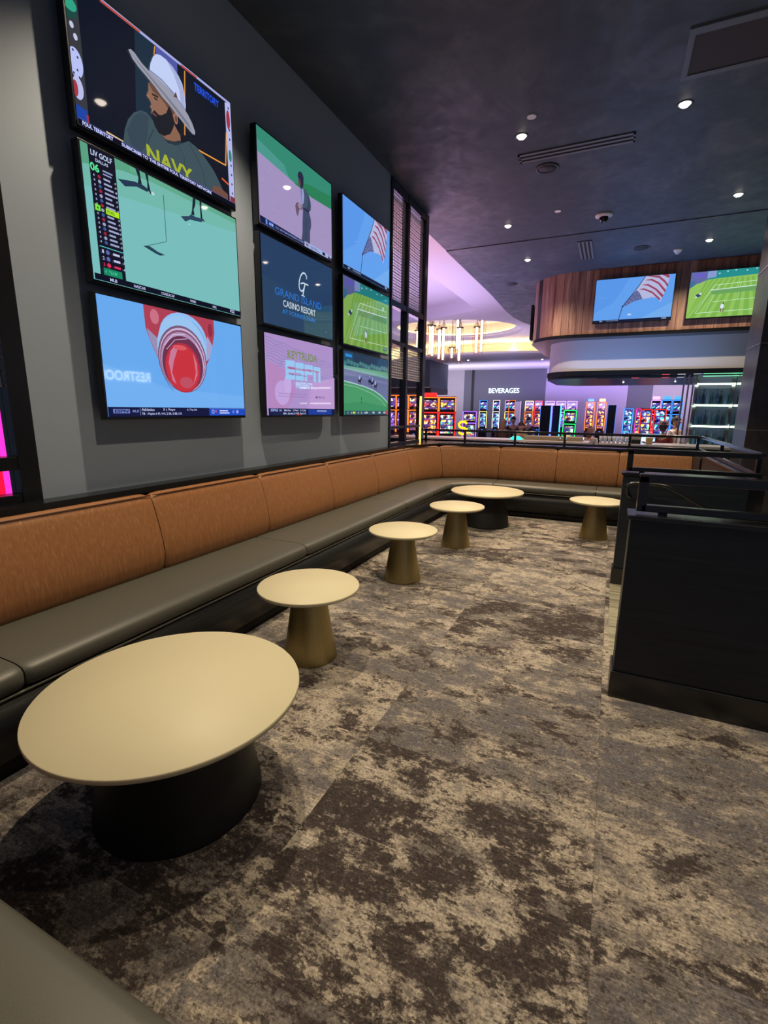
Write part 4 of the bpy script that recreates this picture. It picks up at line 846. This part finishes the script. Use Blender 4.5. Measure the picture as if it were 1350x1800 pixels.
# ------------------------------------------------------------------ slot machines
def slotscreen(name, pal, s, sc=11):
    m = mat(name, (8, 8, 10), .2, emit=(200, 200, 200), es=s); t = NT(m); o = t.obj()
    sp = t.n('ShaderNodeSeparateXYZ'); t.l(o, sp.inputs[0])
    v = t.n('ShaderNodeTexVoronoi', distance='CHEBYCHEV'); v.inputs['Scale'].default_value = sc; t.l(t.mapv(o, (1, .01, 1.0)), v.inputs['Vector'])
    w = t.n('ShaderNodeSeparateColor'); t.l(v.outputs['Color'], w.inputs[0])
    c = t.ramp(w.outputs[0], [(i/len(pal), c_) for i, c_ in enumerate(pal)], 'CONSTANT')
    gx = t.math('ABSOLUTE', t.math('SUBTRACT', t.math('FRACT', t.math('MULTIPLY', sp.outputs[0], 7.0)), .5)); gz = t.math('ABSOLUTE', t.math('SUBTRACT', t.math('FRACT', t.math('MULTIPLY', sp.outputs[2], 4.6)), .5))
    k = t.math('MULTIPLY', t.math('LESS_THAN', gx, .43), t.math('LESS_THAN', gz, .38))
    nz = t.noise(o, 9, 4); c = t.mix(1.0, c, t.ramp(nz, [(.40, (110, 100, 130)), (.56, (255, 255, 255))]), 'MULTIPLY')
    t.l(t.mix(k, (70, 48, 100), c), t.b.inputs['Emission Color']); return m
PAL = {'warm': [(60, 20, 60), (230, 150, 60), (190, 60, 40), (240, 220, 160), (90, 60, 120), (255, 190, 90)], 'blue': [(20, 30, 90), (60, 140, 220), (40, 180, 160), (190, 210, 240), (70, 60, 160), (130, 200, 230)],
 'purp': [(50, 20, 90), (150, 90, 220), (210, 170, 240), (80, 60, 150), (230, 210, 150), (110, 60, 180)], 'mix': [(40, 40, 70), (80, 190, 120), (230, 200, 70), (80, 120, 220), (220, 90, 70), (220, 220, 220)]}
SCM = {k: slotscreen('slot_picture_'+k, v, 2.3) for k, v in PAL.items()}
CAB = mat('slot_cabinet_black', (26, 24, 32), .35)
NC = {'orange': (255, 110, 30), 'red': (255, 30, 25), 'yellow': (255, 215, 110), 'purple': (150, 90, 255), 'pink': (255, 40, 160), 'green': (30, 235, 90), 'blue': (60, 130, 255), 'white': (255, 240, 225), 'cyan': (60, 200, 240), 'lilac': (215, 150, 245)}
NM = {k: emit('neon_'+k, v, 2.2) for k, v in NC.items()}
def slot(label, x, y, w, top, neon, pal, rz=0, frame2=None, back=False, topper=None, name='slot_machine', tall=False):
    z0 = -.35; H = top-z0; t = thing(name, label, 'slot machine', (x, y, z0), rz, 'slot machines in the hall')
    n1 = NM[neon]; n2 = NM[frame2 or neon]; h = w/2; e = .028*min(1.3, w/.5)+.004
    MB().box(-h, h, 0, .42, 0, H*.33, CAB).box(-h*.96, h*.96, .10, .42, H*.33, H, CAB).build('cabinet', t, .01, world=False)
    MB().add([(-h, -.16, H*.33), (h, -.16, H*.33), (h, .10, H*.37), (-h, .10, H*.37), (-h, -.16, H*.29), (h, -.16, H*.29), (h, .1, H*.29), (-h, .1, H*.29)], [(0, 1, 2, 3), (4, 5, 1, 0), (7, 6, 5, 4), (3, 2, 6, 7), (0, 3, 7, 4), (1, 5, 6, 2)], CAB).build('button_deck', t, world=False)
    MB().cyl((0, -.05, H*.352), .04, .015, NM['blue'], 14).build('spin_button', t, world=False)
    if back: 
        f = MB().box(h*.96, h, .08, .44, H*.1, H, n1).box(-h, -h*.96, .08, .44, H*.1, H, n2); f.build('edge_light', t, world=False); return t
    q0, q1 = (.42, .55) if tall else (.42, .29)
    rows = [[(xx, .10-.06*math.sin(PI*(u))*.6, H*(q0+q1*u)) for xx in (-h*.72, h*.72)] for u in [i/8 for i in range(9)]]
    MB().grid(rows, SCM[pal]).build('main_screen', t, world=False)
    if not tall: MB().box(-h*.76, h*.76, .085, .10, H*.80, H*.94, SCM[pal]).build('top_screen', t, world=False)
    if tall:
        f = MB()
        for sx in (-1, 1): f.tube([(sx*h*.86, -.10, H*.37), (sx*h*.95, -.02, H*.48), (sx*h*.98, .02, H*.66), (sx*h*.97, .05, H*.84), (sx*h*.93, .08, H*.985)], e*.7, n1, 6)
        f.tube([(-h*.93, .08, H*.985), (h*.93, .08, H*.985)], e*.5, n1, 6); f.build('screen_light', t, world=False)
        if topper: MB().box(-h*.7, h*.7, .15, .35, H, H+.14, NM[topper]).build('topper', t, .02, world=False)
        return t
    f = MB()
    for sx in (-1, 1): f.tube([(sx*h*.92, .06, H*.385), (sx*h*.95, .02, H*.56), (sx*h*.92, .07, H*.745)], e*.5, n1, 6)
    f.tube([(-h*.92, .07, H*.745), (h*.92, .07, H*.745)], e*.5, n1, 6); f.build('screen_light', t, world=False)
    f = MB()
    for sx in (-1, 1): f.tube([(sx*h*.93, .08, H*.765), (sx*h*.93, .08, H*.985)], e*.45, n2, 6)
    f.tube([(-h*.93, .08, H*.985), (h*.93, .08, H*.985)], e*.45, n2, 6); f.build('top_light', t, world=False)
    if topper: MB().box(-h*.7, h*.7, .15, .35, H, H+.14, NM[topper]).build('topper', t, .02, world=False)
    return t
slot('orange-edged slot machine furthest left behind the window frame', -8.55, 19, .52, 2.14, 'orange', 'purp', .25)
slot('orange-edged slot machine in the middle behind the window frame', -8.0, 19, .52, 2.14, 'orange', 'purp', .25)
slot('orange-edged slot machine just left of the window corner post', -7.45, 19, .50, 2.14, 'orange', 'warm', .25)
slot('red neon slot machine with orange top, nearest the window corner post', -6.41, 18, .66, 2.02, 'red', 'warm', .25, 'orange', topper='red')
slot('red neon slot machine with green and blue picture, second from the window', -5.72, 18, .66, 2.02, 'red', 'mix', .25, 'orange')
slot('low purple-sided slot machine right of the gold S ornament', -5.11, 19, .55, 1.50, 'purple', 'mix', .2)
slot('narrow slot machine with blue and yellow edges under the slate wall', -6.40, 26.5, .42, 2.10, 'yellow', 'blue', .1, 'blue')
slot('slot machine with a bright white side, below the sign', -5.70, 26.5, .36, 2.10, 'white', 'blue', .1, 'white')
slot('blue-screen slot machine next to the white-sided one', -5.22, 27.4, .40, 2.10, 'yellow', 'blue', .1, 'lilac')
slot('orange-framed slot machine with blue screen, left of the pale doorway', -4.88, 26.5, .34, 2.10, 'orange', 'blue', .1, 'orange')
sx = [(-4.30, .46, 'orange', 'mix', 'yellow', 'yellow-orange slot machine first right of the pale doorway'), (-3.80, .42, 'red', 'warm', 'red', 'red-topped slot machine second right of the pale doorway'), (-3.2, .50, 'yellow', 'mix', 'lilac', 'yellow-framed slot machine behind the dark cabinet backs'), (-2.62, .50, 'lilac', 'purp', 'lilac', 'lilac-framed slot machine in the purple glow, left one'), (-2.05, .52, 'lilac', 'purp', 'lilac', 'lilac-framed slot machine in the purple glow, right one')]
for x, w, n1, pal, n2, lab in sx: slot(lab, x, 28.5, w, 2.10, n1, pal, .06, n2)
slot('dark back of a slot machine with a blue left edge', -2.04, 17, .34, 1.70, 'blue', 'blue', 0, 'blue', True)
slot('dark back of a slot machine with a cyan right edge', -1.72, 17.2, .25, 1.70, 'cyan', 'blue', 0, 'purple', True)
slot('green neon slot machine facing the bar', -1.34, 18, .42, 1.58, 'green', 'mix', 0, 'green')
for x, lab in ((-1.14, 'tall rounded blue-topped slot machine against the lavender wall'), (-.58, 'tall rounded orange-topped slot machine against the lavender wall')):
    slot(lab, x, 28.5, .42, 2.06, 'orange', 'warm', 0, 'blue', topper='blue' if x < -1 else 'yellow', tall=True)
slot('dark slot machine back with red lamp before the lavender wall', -.05, 18, .26, 1.74, 'blue', 'blue', 0, 'blue', True, 'red')
slot('blue-screened slot machine left of the red curved pair', .60, 24, .36, 1.70, 'blue', 'blue', 0, 'cyan', tall=True)
slot('narrow pink-edged slot machine touching the red curved pair', 1.03, 24, .26, 1.70, 'pink', 'mix', 0, 'cyan', tall=True)
slot('red curved-neon slot machine, left of the pair by the bartender', .94, 17.4, .32, 1.63, 'red', 'mix', 0, 'red', tall=True)
slot('red curved-neon slot machine, right of the pair by the bartender', 1.32, 17.4, .32, 1.63, 'red', 'blue', 0, 'red', tall=True)
for x, c, lab in ((1.62, 'lilac', 'pink-framed slot machine behind the red pair'), (2.02, 'blue', 'bright blue-topped slot machine left of the steel posts'), (2.42, 'blue', 'bright blue-topped slot machine behind the steel posts')):
    slot(lab, x, 24, .38, 2.05, c, 'blue', 0, c, topper=c)
slot('tall slot machine with pink and red neon edge seen through the left window', -4.55, 2.05, .62, 1.72, 'pink', 'purp', 1.2, 'red')
t = thing('neon_pillar', 'vertical pink and red neon strips glowing behind the left window', 'light', (-3.7, 1.75, -.35))
MB().box(-3.74, -3.70, 1.885, 1.915, -.35, 1.62, emit('hot_pink_neon', (255, 50, 190), 1.5)).build('pink_strip', t); MB().box(-3.74, -3.70, 1.80, 1.87, -.35, 1.58, emit('red_neon', (255, 20, 60), 1.2)).build('red_strip', t); MB().box(-3.74, -3.70, 1.935, 1.95, -.35, 1.50, emit('amber_neon', (255, 130, 40), 1.2)).build('amber_strip', t)
# glowing strip put in for a neon reflection on the window corner post
o = MB().box(-2.83, -2.808, 7.455, 7.485, .995, 1.72, emit('orange_reflection_glow', (255, 170, 70), 4)).build('neon_reflection'); tag(o, 'glowing orange strip imitating a neon reflection on the window corner post', 'light')
# gold S ornament on its red pedestal
t = thing('ornament', 'glowing gold S-shaped ornament on a round red pedestal', 'ornament', (-3.95, 14, -.35))
MB().tube([(-3.95+.12*math.cos(a), 14, 1.10+.09*math.sin(a)) for a in [math.radians(q) for q in range(20, 271, 25)]]+[(-3.95+.12*math.cos(a), 14, .92+.09*math.sin(a)) for a in [math.radians(q) for q in range(90, -161, -25)]], .035, emit('gold_glow', (255, 190, 20), 1.8), 8).build('gold_figure', t)
MB().lathe([(.0001, -.35), (.3, -.35), (.25, .5), (.42, .66), (.44, .72), (.0001, .74)], (-3.95, 14, 0), mat('red_lacquer_glow', (150, 30, 30), .3, emit=(150, 20, 16), es=.25), 36).build('pedestal', t)  # a faint glow is put into the pedestal's red lacquer

# ------------------------------------------------------------------ hanging tube lights
TB = emit('warm_tube_light', (255, 238, 205), 3.0); COP = mat('copper_wire', (190, 110, 70), .35, .8)
def pend(x, y, zt, zb, lab, cage=True):
    t = thing('pendant_light', lab, 'pendant light', (x, y, zt), 0, 'hanging tube lights under the round recess')
    MB().cyl((x, y, zb), 0.045, zt-zb, TB, 16).build('tube', t)
    MB().cyl((x, y, zt), .012, 5.25-zt, BLACK, 8).build('rod', t)
    MB().cyl((x, y, zt+.01), .14, .015, mat('dark_bronze', (70, 56, 50), .4), 28).build('canopy_plate', t)
    for k in range(6):
        a = PI*2*k/6+.3
        MB().tube([(x+q*math.cos(a), y+q*math.sin(a), z) for q, z in ((.05, zt+.18), (.15, zt-.15), (.15, zb+.35), (.07, zb-.04), (.12, zb-.12))], .006, COP, 5).build('cage_wire', t)
def atY(px, py, Y):       # horizontal position and height, at distance Y, measured for each tube
    d = r2*((px-675)/851.2)-u2*((py-900)/851.2)+fwd; k = Y/d.y; return d.x*k, 1.5+d.z*k
PEND = [(-7.57, 19.5, 4.66, 3.98, 'leftmost'), (-7.17, 19.9, 4.92, 3.80, 'second from left'), (-6.85, 19.3, 4.78, 3.66, 'third from left'), (-6.63, 19.5, 4.67, 3.55, 'fourth from left'), (-6.36, 19.2, 4.66, 3.48, 'fifth from left'), (-5.98, 19.8, 5.04, 3.95, 'longest, hung highest, middle'), (-6.03, 19.3, 3.92, 3.55, 'short lower'), (-5.70, 19.2, 4.63, 3.42, 'lowest-hanging'), (-5.14, 19.6, 4.68, 3.75, 'second from right'), (-5.02, 19.9, 4.98, 3.82, 'rightmost')]
for x, y, a, b_, w in PEND: pend(x, y, a, b_, 'lit white tube pendant in copper wire cage, %s of the hanging group' % w)
for x, y, z, c, lab in ((-6.9, 24.9, 4.0, (255, 245, 235), 'small bright spot under the white soffit, left one'), (-3.4, 25.6, 4.0, (150, 110, 255), 'small violet spot under the white soffit by the canopy')):
    downlight(lab, x, y, z, 70, c, ang=2.2)
downlight('tiny warm ceiling spot in the hall by the dark ceiling edge', -3.45, 9.1, 4.6, 260, (255, 180, 140))
for x, w in ((.15, 'left'), (1.25, 'middle'), (2.35, 'right')): downlight('tiny added fill spot in the underside of the bar canopy, %s of three' % w, x, 13.6, 2.238, 55, (255, 232, 205), ang=2.6, r=.018)  # spots added to brighten the people at the bar
downlight('tiny ceiling spot between the round recess and the soffit', -4.5, 24.0, 4.6, 20, (255, 230, 200))

# ------------------------------------------------------------------ people
def person(label, x, y, rz, h, shirt, trousers, hair, skin=(196, 150, 124), arms='down', longhair=False, hat=None):
    t = thing('person', label, 'person', (x, y, -.35), rz); k = h/1.75
    def skinmesh(name, verts, edges, radii, mt):
        me = bpy.data.meshes.new(name); me.from_pydata([tuple(c*k for c in v) for v in verts], edges, []); me.materials.append(mt)
        o = bpy.data.objects.new(name, me); C.objects.link(o); o.parent = t
        sk = o.modifiers.new('skin', 'SKIN'); sk.use_smooth_shade = True
        for i, r in enumerate(radii): 
            r = (r, r) if isinstance(r, (int, float)) else r
            me.skin_vertices[0].data[i].radius = (r[0]*k, r[1]*k)
        me.skin_vertices[0].data[0].use_root = True
        s_ = o.modifiers.new('sub', 'SUBSURF'); s_.levels = 1; s_.render_levels = 2
        return o
    el = {'down': ((.24, .02, 1.14), (.26, -.06, .90)), 'bent': ((.25, .0, 1.14), (.16, -.26, 1.12))}[arms]
    V = [(0, 0, .98), (0, 0, 1.15), (0, 0, 1.36), (0, 0, 1.48), (0, -.01, 1.56)]; E_ = [(0, 1), (1, 2), (2, 3), (3, 4)]; R_ = [(.13, .09), (.12, .085), (.15, .095), .05, .05]
    for sx in (-1, 1):
        b0 = len(V); V += [(sx*.18, 0, 1.40), (sx*el[0][0], el[0][1], el[0][2]), (sx*el[1][0], el[1][1], el[1][2]), (sx*(el[1][0]-.01), el[1][1]-.07, el[1][2]-.02)]; E_ += [(2, b0), (b0, b0+1), (b0+1, b0+2), (b0+2, b0+3)]; R_ += [.05, .038, .028, .034]
        b0 = len(V); V += [(sx*.09, 0, .90), (sx*.1, -.01, .50), (sx*.1, .01, .09), (sx*.11, -.13, .03)]; E_ += [(0, b0), (b0, b0+1), (b0+1, b0+2), (b0+2, b0+3)]; R_ += [.075, .05, .038, .035]
    sm_ = mat('skin_%d' % skin[0], skin, .5)
    b = skinmesh('body', V, E_, R_, sm_)
    hd = MB(); z = 1.645*k
    hd.ball((0, -.01*k, z), .105*k, sm_, .78, .95, 1.14, 20, 14); hd.ball((0, -.115*k, z-.015*k), .016*k, sm_, 1, 1.2, 1.5, 8, 6)
    for sx in (-1, 1): hd.ball((sx*.083*k, .0, z), .022*k, sm_, .4, .8, 1.3, 8, 6); hd.ball((sx*.034*k, -.098*k, z+.018*k), .010*k, KICK, 1, .6, .6, 8, 6)
    hd.box(-.022*k, .022*k, -.106*k, -.09*k, z-.065*k, z-.058*k, mat('lips', (150, 84, 78), .5)); hd.build('head', t, world=False)
    hr_ = MB(); hm = mat('hair_%d_%d' % (hair[0], hair[2]), hair, .6)
    rows = []
    for i in range(9):
        a = PI*.5*i/8
        rows.append([((.0001+.112*k*math.sin(a))*.82*math.cos(q), .112*k*math.sin(a)*math.sin(q)*1.0+.004, z+.022*k+.118*k*math.cos(a)-(.07*k*max(0, math.sin(q))*(a/(PI*.5)))) for q in [2*PI*j/20 for j in range(21)]])
    hr_.grid(rows, hm)
    if longhair: hr_.ball((0, .055*k, z-.09*k), .09*k, hm, 1.0, .6, 1.7, 16, 10)
    else: hr_.ball((0, .045*k, z-.01*k), .088*k, hm, .95, .8, 1.0, 16, 10)
    hr_.build('hair', t, world=False)
    if hat: MB().lathe([(.0001, .12), (.08, .115), (.1, .06), (.1, .03), (.16, .025), (.16, .018), (.1, .018)], (0, 0, z+.03), mat('hat_cloth', hat, .8), 20).build('hat', t, world=False)
    V = [(0, 0, .93), (0, 0, 1.15), (0, 0, 1.36), (0, 0, 1.46)]; E_ = [(0, 1), (1, 2), (2, 3)]; R_ = [(.155, .115), (.14, .105), (.165, .115), .065]
    for sx in (-1, 1):
        b0 = len(V); V += [(sx*.185, 0, 1.40), (sx*el[0][0], el[0][1], el[0][2])]; E_ += [(2, b0), (b0, b0+1)]; R_ += [.066, .052]
    skinmesh('shirt', V, E_, R_, mat('cloth_%d_%d_%d' % shirt, shirt, .8))
    V = [(0, 0, .97)]; E_ = []; R_ = [(.145, .11)]
    for sx in (-1, 1):
        b0 = len(V); V += [(sx*.09, 0, .86), (sx*.1, -.01, .50), (sx*.1, .01, .10)]; E_ += [(0, b0), (b0, b0+1), (b0+1, b0+2)]; R_ += [.092, .066, .058]
    skinmesh('trousers', V, E_, R_, mat('cloth_%d_%d_%d' % trousers, trousers, .8))
    sh_ = MB()
    for sx in (-1, 1): sh_.ball((sx*.105*k, -.06*k, .04*k), .05*k, KICK, .9, 2.4, .8, 12, 8)
    sh_.build('shoes', t, world=False)
    return t
person('person in a white shirt and dark trousers standing behind the bar', 1.38, 13.6, .9, 1.76, (228, 216, 216), (34, 32, 38), (24, 20, 22), arms='bent')
person('person in a dark red top with a grey-brown hat at the bar', 1.10, 13.2, 2.7, 1.62, (110, 30, 36), (40, 40, 50), (96, 70, 62), hat=(132, 92, 92))
person('person with blond hair in a brown top, seen from behind under the sign', -2.98, 15, PI, 1.60, (84, 62, 52), (40, 40, 50), (176, 136, 96), longhair=True)
person('person with dark hair in black, standing before the pale doorway, left one', -3.05, 17, .3, 1.66, (34, 32, 40), (30, 30, 36), (30, 24, 26))
person('person with dark hair in black, standing before the pale doorway, right one', -2.62, 17.5, -.5, 1.65, (52, 40, 44), (30, 30, 36), (34, 26, 24))
person('person in a green-grey top with dark hair, right of the pale doorway', -2.16, 13.2, .6, 1.56, (86, 108, 104), (40, 40, 50), (44, 34, 36), longhair=True)
person('person with curly auburn hair in a pale top, before the lavender wall', -.46, 13, 2.6, 1.50, (170, 160, 160), (40, 40, 50), (128, 84, 70), longhair=True)
